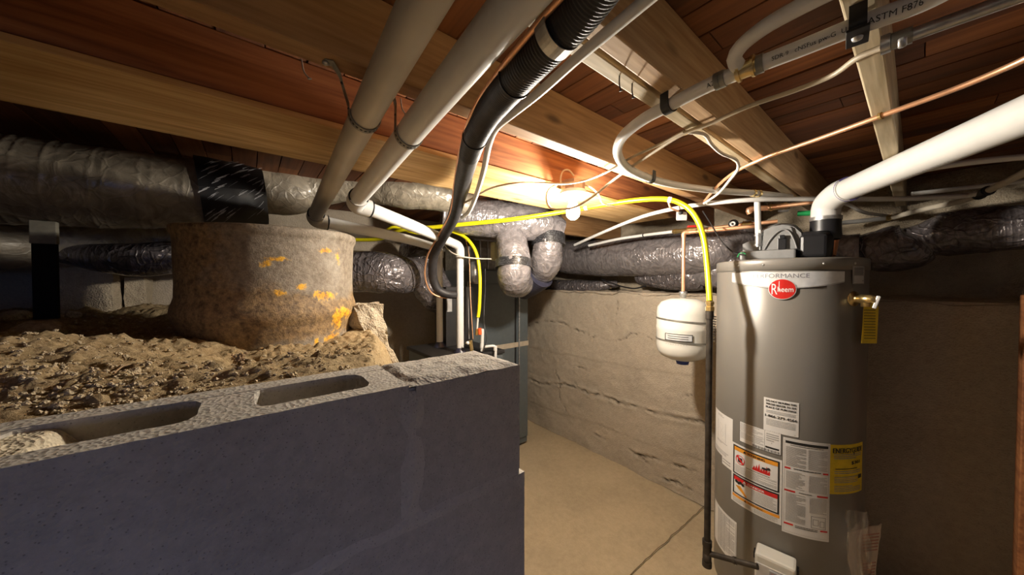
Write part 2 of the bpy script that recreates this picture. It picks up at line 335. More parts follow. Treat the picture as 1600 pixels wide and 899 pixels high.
# ------------------------------------------------------------------ writing
def text_mesh(s_, align='CENTER'):
    cu = bpy.data.curves.new('t', 'FONT'); cu.body = s_; cu.align_x = align; cu.size = 1; cu.resolution_u = 3
    o = bpy.data.objects.new('t', cu); COL.objects.link(o); dg = bpy.context.evaluated_depsgraph_get(); dg.update()
    me = bpy.data.meshes.new_from_object(o.evaluated_get(dg)); v = np.array([q.co[:2] for q in me.vertices]); f = [tuple(p.vertices) for p in me.polygons]
    bpy.data.objects.remove(o); bpy.data.curves.remove(cu); bpy.data.meshes.remove(me); return v, f
def put_text(mb, s_, fn, width=None, height=None, align='CENTER', bold=0):
    v, f = text_mesh(s_, align); w_ = v[:, 0].max()-v[:, 0].min(); h_ = v[:, 1].max()-v[:, 1].min()
    v = v-np.array([(v[:, 0].max()+v[:, 0].min())/2 if align == 'CENTER' else v[:, 0].min(), (v[:, 1].max()+v[:, 1].min())/2])
    k = (width/w_) if width else height/h_; ky = height/h_ if height else k
    for off in ([0] if not bold else [-bold, 0, bold]):
        mb.add([tuple(fn(a*k+off, c*ky)) for a, c in v], f)
def print_on_tube(pts, r, s_, at, h, name, parent, mat=mInk, step=.01, turn=0, flip=1):
    p = spline(pts, step)[:, :3]; L = np.concatenate([[0], np.cumsum(np.linalg.norm(np.diff(p, axis=0), axis=1))]); t = np.gradient(p, axis=0); t /= np.linalg.norm(t, axis=1)[:, None]
    cam_ = np.array((0, 0, EYE))
    def fn(u, v_):
        s = at+u*flip; c = np.array([np.interp(s, L, p[:, i]) for i in range(3)]); tt = unit(np.array([np.interp(s, L, t[:, i]) for i in range(3)]))
        vw = cam_-c; vw = unit(vw-tt*np.dot(vw, tt)); sd = np.cross(vw, tt)*flip; a = v_/r+turn
        return c+(vw*math.cos(a)+sd*math.sin(a))*(r+.0006)
    mb = MB(); put_text(mb, s_, fn, height=h); return O(name, mb, mat, parent)

# ================================================================== SETTING
SUB = EYE+.585; JB = EYE+.43
# floor
xs = np.linspace(-2.3, 2.44, 160); ys = np.linspace(-2.3, 3.0, 180); X, Y = np.meshgrid(xs, ys)
Z = .006*fbm(np.stack([X*2, Y*2, X*0], -1), 3, 3)
a0 = P(1092, 800, z=0); a1 = P(985, 899, z=0)
mb = MB().grid(np.stack([X, Y, Z], -1)); mb.bx(-2.3, 2.5, -2.3, 3.0, -.1, -.02)
O('floor', mb, mFloor, kind='structure')
# floor joint: a shallow sawn groove line
mb = MB(); dv = (a1-a0).normalized(); pts = [a0+dv*(k*.04)+Vector((rng.normal(0, .002), rng.normal(0, .002), .0062)) for k in range(-2, 40)]
mb.tube([tuple(q) for q in pts], .0022, 4, raw=True); O('trim_floor_joint', mb, plain('joint_dirt', (.16, .11, .06), .9), kind='structure')

# right-hand poured wall (plane x=2.43) with pour lines and cracks
WX = 2.43
def YZ(px, py): q = P(px, py, x=WX); return (q.y, q.z)
cracks = [([(800, 508), (825, 510), (845, 503), (870, 502), (885, 508), (895, 514), (920, 522)], .010, .008), ([(925, 526), (950, 531), (972, 532), (985, 522), (1000, 521), (1022, 531)], .007, .005),
          ([(800, 585), (825, 592), (850, 600), (880, 600), (905, 608), (925, 617), (938, 616), (965, 629), (1000, 637), (1040, 650), (1100, 660)], .016, .010),
          ([(900, 572), (912, 577), (925, 585)], .010, .006), ([(868, 578), (875, 600), (873, 620), (885, 645)], .008, .006),
          ([(930, 680), (962, 694), (1000, 712), (1040, 722), (1100, 742)], .013, .009), ([(985, 703), (1012, 722), (1030, 745), (1060, 757), (1110, 780)], .011, .008),
          ([(965, 468), (962, 508)], .005, .004), ([(1045, 605), (1062, 620), (1080, 615)], .008, .005), ([(1010, 738), (1050, 752), (1085, 768)], .008, .006)]
ys = np.arange(-1.6, 2.97, .0125); zs = np.arange(0, 1.462, .0115); Yg, Zg = np.meshgrid(ys, zs)
Q = np.stack([Yg, Zg, 0*Yg], -1)
D = .006*fbm(Q*3, 3, 21)+.0030*fbm(Q*20, 3, 5)
lay = np.floor((Zg+.02*fbm(Q*2.2, 2, 9)+.06*(Yg-1))/.30); D += .004*vnoise(np.stack([lay*7.3, lay*0, lay*0], -1), 4)
D += .05*np.clip(.16-Zg, 0, 1)*(1+.6*fbm(Q*9, 2, 8))
dirtm = np.zeros_like(D)
Qw = Q[..., :2]+.010*np.stack([fbm(Q*28, 2, 31), fbm(Q*28, 2, 37)], -1)
for pl, dep, wd in cracks:
    pl = [YZ(*q) for q in pl]; dist = np.full(D.shape, 9.)
    for (ax, ay), (bx_, by) in zip(pl[:-1], pl[1:]):
        ex, ey = bx_-ax, by-ay; t = np.clip(((Qw[..., 0]-ax)*ex+(Qw[..., 1]-ay)*ey)/(ex*ex+ey*ey), 0, 1)
        dist = np.minimum(dist, np.hypot(Qw[..., 0]-ax-t*ex, Qw[..., 1]-ay-t*ey))
    vn = np.clip(.65+.9*fbm(Q*14, 2, 55), .12, 1.5); D -= dep*1.1*vn*np.exp(-(dist/wd)**2)-dep*.35*np.exp(-((dist-wd*2)/(wd*1.6))**2)*(vn > .6); dirtm = np.maximum(dirtm, np.clip(vn, 0, 1)*np.exp(-(dist/(wd*.7))**2))
D *= 1-np.clip((Zg-1.43)/.03, 0, 1)*.3
nt = mWall.node_tree; b = nt.nodes['Principled BSDF']; src = b.inputs['Base Color'].links[0].from_socket
at = N(nt, 'ShaderNodeAttribute', attribute_name='crevice'); lk(nt, mix(nt, at.outputs['Fac'], src, (.05, .035, .02)), b.inputs['Base Color'])
A = np.stack([WX-D, Yg, Zg], -1); mb = MB().grid(A)
nA = A.shape[0]*A.shape[1]
mb.bx(WX+.04, 3.0, -1.6, 2.97, 0, 1.44)
# rough ledge top
xs = np.linspace(WX-.012, 3.0, 30); yl = np.linspace(-1.6, 2.97, 200); Xl, Yl = np.meshgrid(xs, yl); Zl = 1.455+.018*fbm(np.stack([Xl*9, Yl*9, Xl*0], -1), 3, 44)-(Xl < WX)*.01
mb.grid(np.stack([Xl, Yl, Zl], -1)); cr = np.concatenate([dirtm.ravel(), np.zeros(mb.n-nA)])
O('wall_right', mb, mWall, kind='structure', attr={'crevice': cr*.8})
# upper rubble wall set back behind the ledge
yl = np.linspace(-1.6, 2.97, 230); zl = np.linspace(1.44, SUB, 45); Yu, Zu = np.meshgrid(yl, zl); Qu = np.stack([Yu, Zu, 0*Yu], -1)
mb = MB().grid(np.stack([2.93-.05*np.abs(fbm(Qu*5, 4, 61)), Yu, Zu], -1)); mb.bx(2.95, 3.05, -1.6, 2.97, 1.44, SUB)
O('wall_right_upper', mb, mRubble, kind='structure')
# back, left, near walls
def rough_wall(name, P0, U, Vv, n, m, amp, mat, seed, nrm):
    uu, vv = np.meshgrid(np.linspace(0, 1, n), np.linspace(0, 1, m)); A = np.array(P0)+uu[..., None]*np.array(U)+vv[..., None]*np.array(Vv)
    A = A+np.array(nrm)*(amp*fbm(A*4, 4, seed))[..., None]; mb = MB().grid(A); c = np.array(P0)+np.array(U)/2+np.array(Vv)/2-np.array(nrm)*(amp*2+.06)
    dd = np.abs(np.array(U))+np.abs(np.array(Vv))+np.abs(np.array(nrm))*.08; mb.box(c, tuple(dd)); O(name, mb, mat, kind='structure')
rough_wall('wall_back', (-2.3, 2.98, 0), (5.3, 0, 0), (0, 0, SUB), 260, 90, .010, mWall, 71, (0, -1, 0))
rough_wall('wall_left', (-2.3, -2.3, 0), (0, 5.3, 0), (0, 0, SUB), 60, 30, .01, mWall, 72, (1, 0, 0))
mb = MB(); Zw0, Zw1, Xw0, Xw1 = 1.18, 1.72, -1.22, -.28
for a in ((-2.3, Xw0, 0, SUB), (Xw1, 3.0, 0, SUB), (Xw0, Xw1, 0, Zw0), (Xw0, Xw1, Zw1, SUB)): mb.bx(a[0], a[1], -2.4, -2.28, a[2], a[3])
O('wall_near', mb, mBlock, kind='structure')
mb = MB().bx(Xw0, Xw1, -2.36, -2.32, Zw0, Zw0+.04).bx(Xw0, Xw1, -2.36, -2.32, Zw1-.04, Zw1).bx(Xw0, Xw0+.04, -2.36, -2.32, Zw0, Zw1).bx(Xw1-.04, Xw1, -2.36, -2.32, Zw0, Zw1).bx(-.765, -.735, -2.36, -2.32, Zw0, Zw1)
wn = O('window_1', mb, mPVC, kind='structure'); O('pane', MB().bx(Xw0+.04, Xw1-.04, -2.345, -2.34, Zw0+.04, Zw1-.04), mPane, wn)
mb = MB().bx(WX+.0, 3.0, -2.3, -1.62, 0, SUB); O('wall_corner', mb, mWall, kind='structure')

# ceiling: subfloor boards across the joists (boards run along y)
mb = MB(); tone = []; x = -2.3; k = 0
while x < 3.0:
    wd = .088+.004*rng.rand(); y = -2.3+rng.rand()*.4-.4
    while y < 3.0:
        ln = 1.2+1.6*rng.rand(); z0 = SUB+rng.normal(0, .0018); t_ = rng.rand()
        yy0, yy1 = max(-2.3, y), min(3.0, y+ln-.002)
        if yy1 > yy0: n0 = mb.n; mb.bx(x, x+wd-.003, yy0, yy1, z0, z0+.018, .001); tone += [t_]*(mb.n-n0)
        y += ln
    x += wd
n0 = mb.n; mb.bx(-2.35, 3.05, -2.35, 3.05, SUB+.022, SUB+.04); tone += [0]*(mb.n-n0)
O('ceiling', mb, mSub, kind='structure', attr={'tone': tone})

# joists along x: each one a thing
def lumber(mb, x0, x1, y0, y1, z0, z1, bev=.0035):
    return mb.bx(x0, x1, y0, y1, z0, z1, bev)
def joist(name, label, x0, x1, y0, y1, z0, z1, mat, group=None, edge=None):
    mb = MB(); 
    o = O(name, lumber(mb, x0, x1, y0, y1, z0, z1), mat, label=label, cat='joist', group=group); return o
J1 = joist('ceiling_joist', 'old dark red-brown joist above the wide pine plank', -2.25, 2.9, 1.026, 1.064, EYE+.428+.017, SUB-.002, mJoistDark)
J2 = joist('ceiling_joist', 'smooth brown joist crossed by both large waste pipes, just behind the metal hangers', -2.25, 2.9, .702, .752, JB, SUB-.002, mJoistBrown)
J4 = joist('ceiling_joist', 'wide tan joist in the middle, paired, nearer of the pair', -2.25, 2.86, .334, .374, JB, SUB-.002, mJoistTan)
J4b = joist('ceiling_joist', 'narrow weathered joist with bent nails, across a dark slot from the wide tan joist', -2.25, 2.86, .387, .423, JB+.004, SUB-.002, mJoistPale)
J5 = joist('ceiling_joist', 'narrow pale joist at the right carrying the black pipe clamp', -2.25, 2.9, .043, .081, JB, SUB-.002, mJoistPale)
J6 = joist('ceiling_joist', 'dark joist far behind the pine plank, above the long flex duct', 1.38, 2.9, 1.86, 1.90, EYE+.40, SUB-.002, mJoistBrown)
J7 = joist('ceiling_joist', 'unlit joist beyond the white vent pipe at the far right', -2.25, 2.9, -.40, -.362, JB, SUB-.002, mJoistDark)
mb = MB(); lumber(mb, -2.25, 2.2, 1.022, 1.36, EYE+.426, EYE+.443, .002)
O('pine_plank', mb, mPine, label='wide yellow pine plank nailed flat under the dark joist, over the flex ducts', cat='plank')
# bent nails through joist 4b and old nails in joists
def nail(px, py, z, L=.03, dirv=(.3, .2, -1)):
    a = P(px, py, z=z); d = Vector(dirv).normalized(); mb = MB().tube([tuple(a+Vector((0, 0, .006))), tuple(a+d*L*.6), tuple(a+d*L+Vector((.006, 0, .002)))], .0016, 6, .006)
    mb.lathe(a+d*L+Vector((.006, 0, .002)), [(0, -.001), (.004, -.001), (.004, .001), (0, .001)], 8, d); return mb
for lab, px, py, z in (('bent rusty nail, left one of the two in the weathered joist', 968, 118, JB+.004), ('bent rusty nail, right one of the two in the weathered joist', 988, 130, JB+.004),
                      ('shiny nail point sticking out under the brown joist left of the large waste pipes', 471, 97, JB), ('small nail poking down from the brown joist between the two waste pipes', 626, 158, JB)):
    O('nail', nail(px, py, z, .028), mIron if 'rusty' in lab else mGalv, label=lab, cat='nail')

# ---- block wall (half height), structure
BZ = EYE-.1465; BY0, BY1 = .448, .593; BXE = .379
mb = MB()
def fine_box(x0, x1, y0, y1, z0, z1, s=.008, amp=.0004, skip=()):
    L = [(x0, x1), (y0, y1), (z0, z1)]; n = [max(1, int((b_-a_)/s)) for a_, b_ in L]
    for ax in range(3):
        o1, o2 = [k for k in range(3) if k != ax]
        for side in (0, 1):
            if (ax, side) in skip: continue
            a_ = np.linspace(*L[o1], n[o1]+1); b_ = np.linspace(*L[o2], n[o2]+1); G1, G2 = np.meshgrid(a_, b_); A = np.zeros(G1.shape+(3,)); A[..., o1] = G1; A[..., o2] = G2; A[..., ax] = L[ax][side]
            nz = np.stack([fbm(A*70, 2, 81), fbm(A*70, 2, 82), fbm(A*70, 2, 83)], -1)*amp
            mb.grid(A+nz, True, flip=(side == 1) == (ax == 1))
ch = .2032; mj = .010
# top course: the hollow block and a mortared half block
xb0, xb1 = -.217, .175
fine_box(xb0, xb1, BY0, BY0+.030, BZ-.193, BZ); fine_box(xb0, xb1, BY1-.033, BY1, BZ-.193, BZ)
for wx0, wx1 in ((xb0, -.188), (-.046, .004), (.135, xb1)): fine_box(wx0, wx1, BY0+.029, BY1-.032, BZ-.193, BZ-.0005, skip=((1, 0), (1, 1)))
for cx, sx in ((-.188, 1), (-.046, -1), (.004, 1), (.135, -1)):      # corner fillets in the cores
    for cy, sy in ((BY0+.029, 1), (BY1-.032, -1)):
        poly = [(0, 0), (sx*.020, 0), (sx*.006, sy*.006), (0, sy*.020)]
        if sx*sy < 0: poly = poly[::-1]
        mb.prism(poly, (cx, cy, BZ-.193), (1, 0, 0), (0, 1, 0), .1925)
# half block, grouted top
fine_box(.185, BXE, BY0, BY1, BZ-.193, BZ-.004, skip=((2, 1),))
gx = np.linspace(.17, BXE, 60); gy = np.linspace(BY0, BY1, 44); GX, GY = np.meshgrid(gx, gy); q = np.stack([GX, GY, 0*GX], -1)
edge = np.minimum(np.minimum(GX-.17, BXE-GX), np.minimum(GY-BY0, BY1-GY)); GZ = BZ-.004+.006*np.clip(edge/.02, 0, 1)+.0014*fbm(q*60, 3, 91)+.0022*np.abs(fbm(q*25, 2, 92))*np.clip(edge/.015, 0, 1)
mb.grid(np.stack([GX, GY, GZ], -1))
# block to the left of it, filled with sand in its near core
fine_box(-.62, -.225, BY0, BY0+.030, BZ-.193, BZ); fine_box(-.62, -.225, BY1-.033, BY1, BZ-.193, BZ); fine_box(-.27, -.225, BY0+.029, BY1-.032, BZ-.193, BZ-.0005, skip=((1, 0), (1, 1)))
fine_box(-.447, -.40, BY0+.029, BY1-.032, BZ-.193, BZ-.0005, skip=((1, 0), (1, 1)))
mb.bx(-2.25, -.63, BY0, BY1, BZ-.193, BZ, .002)
mb.bx(-2.25, BXE-.006, BY0+.004, BY1-.004, 0, BZ-.190)                       # mortar core of the lower courses
mb.bx(.172, .188, BY0+.004, BY1-.004, BZ-.19, BZ-.006); mb.bx(-.228, -.214, BY0+.004, BY1-.004, BZ-.19, BZ-.004)
for c in range(1, 7):
    z1 = BZ-ch*c; z0 = z1-.193; xe = BXE+(.012 if c % 2 else 0); x_ = xe; first = True
    while x_ > -2.2:
        x0_ = max(-2.25, x_-(.39 if not (first and c % 2 == 0) else .19)); first = False
        if x_ > -.5 and c < 3: fine_box(x0_, x_, BY0, BY1, max(z0, 0), z1, .010)
        else: mb.bx(x0_, x_, BY0, BY1, max(z0, 0), z1, .003)
        x_ = x0_-.01
# smeared mortar along the joints
def smear(x0, x1, z0, z1, amp=.004):
    n = int(max(4, (x1-x0)/.005)); m = int(max(4, (z1-z0)/.005)); xs_, zs_ = np.meshgrid(np.linspace(x0, x1, n), np.linspace(z0, z1, m)); q = np.stack([xs_, zs_, 0*xs_], -1)
    ed = np.minimum(np.minimum(xs_-x0, x1-xs_), np.minimum(zs_-z0, z1-zs_))/(min(x1-x0, z1-z0)*.5); h = amp*np.clip(ed, 0, 1)*(1+.7*fbm(q*30, 2, 93))-.0015
    mb.grid(np.stack([xs_, BY0-h, zs_], -1), flip=True)
O('wall_block', mb, mBlock, kind='structure')
mb = MB()
smear(.155, .205, BZ-.20, BZ-.01); smear(-.3, BXE, BZ-ch-.012, BZ-.183, .003); smear(-.3, BXE, BZ-2*ch-.012, BZ-ch-.183, .003)
O('trim_mortar_joints', mb, mMortar, kind='structure')
# pale sand filling in the leftmost core
xs_, ys_ = np.meshgrid(np.linspace(-.187, -.095, 30), np.linspace(BY0+.03, BY1-.033, 30)); q = np.stack([xs_, ys_, 0*xs_], -1)
A = np.stack([xs_, ys_, BZ-.004-np.clip((xs_+.16)/.065, 0, 1)**1.5*.15+.003*fbm(q*60, 2, 95)], -1); mb = MB().grid(A)
mSand = concrete('pale_sand', (.62, .54, .40), .3, 2, .6)
O('sand_fill', mb, mSand, label='pale sand heaped in the leftmost visible core of the block wall', cat='sand', kind='stuff')

# ---- dirt bank behind the block wall
xs_ = np.concatenate([np.linspace(-2.28, -1.2, 40), np.linspace(-1.19, .62, 300)]); ys_ = np.concatenate([np.linspace(BY1+.001, 1.7, 190), np.linspace(1.71, 2.96, 70)]); X, Y = np.meshgrid(xs_, ys_)
q = np.stack([X, Y, 0*X], -1)
def ground(X, Y, q):
    H = -.165-.085*np.exp(-((X-.10)**2/.10+(Y-1.16)**2/.09))+.035*np.exp(-((X+.55)**2/.10+(Y-1.25)**2/.05))+.05*np.exp(-((X+.75)**2/.06+(Y-1.6)**2/.03))
    H = H+.03*fbm(q*2.6, 3, 101)+.013*fbm(q*11, 3, 102)*np.clip((Y-BY1)/.08, .1, 1)+.011*np.abs(fbm(q*38, 3, 103))*np.clip((Y-BY1)/.05, 0, 1)
    H = np.where(Y < BY1+.10, H+(BY1+.10-Y)/.10*(-.150-H)*.9, H)
    edge = .16+.22*np.clip((Y-.6)/.7, 0, 1); dr = np.clip((X-edge)/.22, 0, 1.6); H = H-.75*dr**1.3-.02*fbm(q*14, 2, 104)*dr
    return H+EYE
Zd = ground(X, Y, q); mb = MB().grid(np.stack([X, Y, Zd], -1))
O('dirt_bank', mb, mDirt, label='bank of dry brown dirt heaped behind the block wall', cat='dirt', kind='stuff')
def gz(x, y): return float(ground(np.array([[x]]), np.array([[y]]), np.array([[[x, y, 0.]]]))[0, 0])
def rock(mb, c, s, seed, sub=2, squash=.65, amp=.35):
    bm = bmesh.new(); bmesh.ops.create_icosphere(bm, subdivisions=sub, radius=1); v = np.array([tuple(q.co) for q in bm.verts]); f = [[q.index for q in g.verts] for g in bm.faces]; bm.free()
    r = 1+amp*fbm(v*1.3+seed*3.7, 3, int(seed)); v = v*r[:, None]*np.array([1, .8+.3*((seed*7) % 5)/5, squash])*s
    a = seed*1.3; ca, sa = math.cos(a), math.sin(a); v = v@np.array([[ca, sa, 0], [-sa, ca, 0], [0, 0, 1]])
    mb.add(v+np.array(c), f, False)
mb = MB(); nn = 0                                     # uncountable crumbs of soil
for k in range(3600):
    px = 2+rng.rand()*600; py = 470+rng.rand()*200
    pt = P(px, py, z=EYE-.17)
    if not (BY1+.02 < pt.y < 2.4 and -1.0 < pt.x < .3): continue
    if (pt.x-.079)**2+(pt.y-1.577)**2 < .31**2: continue
    s_ = (.0012+.0034*rng.rand()**3)*(.7+pt.y*.6); rock(mb, (pt.x, pt.y, gz(pt.x, pt.y)+s_*.3), s_, k % 37, 1, .7); nn += 1
O('soil_crumbs', mb, mStone, label='scatter of small soil crumbs and grit over the dirt bank', cat='gravel', kind='stuff')
stones = [(25, 500, .045, 'large pale clod of dirt at the left edge, beside a strip of shadow'), (110, 497, .035, 'pale flat clod on the dirt ridge, right of the largest one'), (62, 478, .05, 'brown clod of earth in shade, at the foot of the black metal strap'), (325, 552, .017, 'small round grey stone in front of the drum'),
          (360, 562, .013, 'pale chip of stone right of the small round stone'), (205, 593, .012, 'thin white chip lying mid-dirt, the biggest near the block wall'), (162, 512, .012, 'little white chip at the edge of the drum shadow'), (375, 572, .014, 'upright brown crumb below the dried weed'), (150, 640, .012, 'dark clod in the dirt near the sand-filled block')]
for px, py, s_, lab in stones:
    pt = P(px, py, z=EYE-.16) if px != 62 else P(62, 478, y=1.62); mb = MB(); rock(mb, (pt.x, pt.y, gz(pt.x, pt.y)+s_*.3), s_, px, 3, .6)
    O('stone', mb, mRubble if px < 120 and py > 480 else (mDirt if px in (62, 150, 375) else mStone), label=lab, cat='stone')
# dried weed and twigs
def sprig(px, py, h, n, lab):
    pt = P(px, py, z=EYE-.18); z = gz(pt.x, pt.y); mb = MB()
    for k in range(n):
        a = rng.rand()*6.28; l = h*(.4+.6*rng.rand()); dx, dy = .25*l*math.cos(a), .25*l*math.sin(a)
        mb.tube([(pt.x, pt.y, z-.003), (pt.x+dx*.3, pt.y+dy*.3, z+l*.55), (pt.x+dx, pt.y+dy, z+l)], .0007, 5, .004)
        for j in range(5): rock(mb, (pt.x+dx*(.5+.1*j)+rng.normal(0, .002), pt.y+dy*(.5+.1*j)+rng.normal(0, .002), z+l*(.55+.09*j)), .0028, k*5+j, 1, .9)
    O('dried_weed', mb, mTwig, label=lab, cat='weed')
sprig(373, 552, .065, 7, 'dried brown weed sprig standing in front of the rusty drum')
sprig(376, 592, .03, 6, 'low dried weed tuft nearest the block wall')
for a, b_, lab in (((208, 512), (240, 522), 'thin grey root lying at the edge of the drum shadow'), ((400, 578), (425, 583), 'short brown twig lying below the drum'), ((178, 604), (205, 588), 'pale straw stalk lying across the middle of the dirt')):
    p0 = P(*a, z=EYE-.17); p1 = P(*b_, z=EYE-.17); mid = (p0+p1)/2
    O('twig', MB().tube([(p0.x, p0.y, gz(p0.x, p0.y)+.004), (mid.x, mid.y, gz(mid.x, mid.y)+.009), (p1.x, p1.y, gz(p1.x, p1.y)+.004)], .0016, 6, .01), mTwig, label=lab, cat='twig')
# broken foundation stub, and concrete pier in the back left
def chunk(name, pts, lab, mat, cat, seed, amp=.03, x0=0):
    lo = np.array(pts[0]); hi = np.array(pts[1]); bm = bmesh.new(); bmesh.ops.create_cube(bm, size=1); bmesh.ops.subdivide_edges(bm, edges=bm.edges[:], cuts=22, use_grid_fill=True)
    v = np.array([tuple(q.co) for q in bm.verts]); f = [[q.index for q in g.verts] for g in bm.faces]; bm.free()
    w_ = lo+(v+.5)*(hi-lo); w_[:, 0] += x0*(hi[2]-w_[:, 2]); w_[:, 1] -= x0*.3*(hi[2]-w_[:, 2])
    w_ = w_+np.stack([fbm(w_*13, 4, seed), fbm(w_*13, 4, seed+5), .6*fbm(w_*13, 4, seed+9)], -1)*amp
    return O(name, MB().add(w_, f, False), mat, label=lab, cat=cat)
c = P(574, 520, d=1.36)
chunk('broken_foundation', ((c.x-.06, c.y-.02, 1.05), (c.x+.045, c.y+.14, EYE-.10)), 'jagged broken stub of old concrete foundation beside the rusty drum', mRubble, 'rubble', 111, .022, .28)
a = P(100, 440, y=2.86); b_ = P(198, 440, y=2.86)
chunk('concrete_pier', ((a.x, 2.62, EYE-.30), (b_.x, 2.9, EYE+.10)), 'pale lit block of concrete behind the dirt, under the left flex ducts', mRubble, 'concrete', 121, .010)
a = P(201, 440, y=2.8); b_ = P(232, 440, y=2.8)
chunk('concrete_pier', ((a.x, 2.72, EYE-.30), (b_.x, 2.9, EYE+.02)), 'narrow concrete lump just right of the pale lit block', mRubble, 'concrete', 131, .008)

# ---- rusty drum
DC = (.079, 1.577); DR = .287; zb = EYE-.34; zt = EYE+.185
prof = [(DR*.90, zb), (DR*.925, zb+.10), (DR*.945, zb+.16), (DR*.965, zb+.19), (DR*1.0, zb+.215), (DR*1.008, zb+.232), (DR*1.0, zb+.25), (DR*.965, zb+.285), (DR*.96, zb+.33), (DR*.968, zt-.06), (DR*.975, zt-.035), (DR*.985, zt-.03), (DR*1.0, zt-.022), (DR*1.004, zt-.01), (DR*1.0, zt-.002), (DR*.985, zt), (DR*.972, zt-.004), (DR*.965, zt-.03)]
pr = []
for (r0, h0), (r1, h1) in zip(prof[:-1], prof[1:]):
    n = max(1, int(abs(h1-h0)/.006)); pr += [(r0+(r1-r0)*k/n, h0+(h1-h0)*k/n) for k in range(n)]
pr.append(prof[-1]); mb = MB().lathe((DC[0], DC[1], 0), pr, 220)
v = mb.v[0]; rel = v-np.array([DC[0], DC[1], 0]); n3 = fbm(v*9, 4, 141); side = np.clip((zt-.05-v[:, 2])/.1, 0, 1); k = 1+(.009*fbm(v*4, 2, 142)+.004*n3)*side
v[:, :2] = np.array(DC)+rel[:, :2]*k[:, None]
v[:, 2] += .012*vnoise(np.stack([rel[:, 0]*5, rel[:, 1]*5, 0*rel[:, 0]], -1), 9)*(1-side)*.5
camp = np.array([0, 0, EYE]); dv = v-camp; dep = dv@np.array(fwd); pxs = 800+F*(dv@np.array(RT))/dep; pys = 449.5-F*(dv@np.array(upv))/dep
rust = np.zeros(len(v))
for (cx, cy, sx, sy, s_) in ((520, 535, 14, 18, .62), (527, 498, 9, 20, .55), (538, 488, 13, 10, .5), (505, 462, 22, 9, .48), (470, 448, 12, 7, .42), (508, 392, 12, 5, .5), (430, 405, 30, 6, .4), (415, 412, 12, 8, .42), (436, 458, 12, 7, .4), (528, 402, 5, 18, .35), (495, 535, 6, 8, .4)):
    rust = np.maximum(rust, s_*np.exp(-((pxs-cx)/sx)**2-((pys-cy)/sy)**2))
front = (dv[:, 0]*rel[:, 0]+dv[:, 1]*rel[:, 1]) < 0
rust = rust*front
grime_shade = .45*np.clip((v[:, 2]-zb)/.05, 0, 1)*np.exp(-((v[:, 2]-(zb+.22))/.07)**2)+.30*np.clip((470-pxs)/170, 0, 1)*front+.25  # grime band and even grime, plus shade painted into the left side
O('steel_drum', mb, mDrum, label='large rusty steel drum with a rolled rim, half buried in the dirt', cat='drum', attr={'rust': rust, 'grime_shade': grime_shade})

# ================================================================== FLEX DUCTS
def wrinkle(amp, freq, seed, lump=.0, lfreq=4):
    def f(L, c, s): 
        q = np.stack([L*freq, c*2.2, s*2.2], -1); r = amp*fbm(q, 3, seed)
        if lump: r = r+lump*vnoise(np.stack([L*lfreq, c*1.1, s*1.1], -1), seed+3)
        return r
    return f
def duct(pts, lab, mat=mDuct, amp=.03, freq=14, seed=1, lump=.05, group=None, seg=48, step=.006, lf=5, fn_=None):
    mb = MB().tube(pts, .1, seg, step, True, fn_ or wrinkle(amp, freq, seed, lump, lf)); return O('flex_duct', mb, mat, label=lab, cat='duct', group=group)
def pr_(px, py, d, r): q = P(px, py, d=d); return (q.x, q.y, q.z, r)
E = EYE
RG_ = [k*.105+.02*math.sin(k*7.1) for k in range(40)]
def ringed(L, c, s):
    r_ = wrinkle(.018, 9, 5, .04)(L, c, s)
    for k in RG_: r_ = r_+.016*np.exp(-((L-k+.02*s)/.0045)**2)+.011*np.exp(-((L-k-.03+.02*s)/.004)**2)
    return r_
dA = duct([(-1.9, 2.06, E+.33, .15), (-1.2, 2.05, E+.345, .155), (-.69, 2.05, E+.362, .158), (-.35, 2.05, E+.385, .155), (-.08, 2.06, E+.41, .145), (.04, 2.07, E+.42, .12)], 'fat dusty brown flex duct at the upper left, under the pine plank', mDuctBrown, .018, 9, 5, .04, step=.004, fn_=ringed)
# black printed tape at its joint
tp = [(-.17, 2.055, E+.40, .163), (-.10, 2.06, E+.408, .160), (.0, 2.065, E+.418, .146), (.07, 2.065, E+.425, .130)]
tape = O('printed_tape', MB().tube(tp, .1, 40, .01, True, wrinkle(.02, 10, 77, .04)), mBlack, dA, label='black tape with pale print round the joint')
mb = MB()
for k in range(60):
    px = 318+rng.rand()*95; py = 246+rng.rand()*96; a = .6+rng.rand()*.25
    c_ = P(px, py, y=1.895); u = Vector((math.cos(-a), 0, math.sin(a))); vv = Vector((math.sin(a), 0, math.cos(a)))
    for j in range(3):
        o_ = c_+vv*(j*.007-.007); l = .010+.012*rng.rand(); mb.add([tuple(o_-u*l), tuple(o_+u*l), tuple(o_+u*l+vv*.0045), tuple(o_-u*l+vv*.0045)], [(0, 1, 2, 3)])
TP = np.array([q[:3] for q in tp])
for vi in range(len(mb.v)):                          # project the marks onto the tape surface
    for r_ in range(len(mb.v[vi])):
        w_ = mb.v[vi][r_]; x_ = np.clip(w_[0], -.16, .06); cz = np.interp(x_, TP[:, 0], TP[:, 2]); rr = np.interp(x_, TP[:, 0], [q[3] for q in tp])*1.055; dz = np.clip(w_[2]-cz, -.9*rr, .9*rr); mb.v[vi][r_] = (x_, 2.06-math.sqrt(rr*rr-dz*dz), cz+dz)
O('tape_print', mb, mWhiteInk, tape)
duct([pr_(400, 295, 1.78, .135), pr_(450, 300, 1.86, .125), pr_(500, 292, 1.95, .105), pr_(560, 288, 2.0, .095), pr_(630, 298, 2.02, .105), pr_(690, 305, 2.1, .10), pr_(730, 325, 2.2, .10)], 'wrinkled grey flex duct crossing behind the two large waste pipes', mDuctBrown, .03, 18, 8, .07)
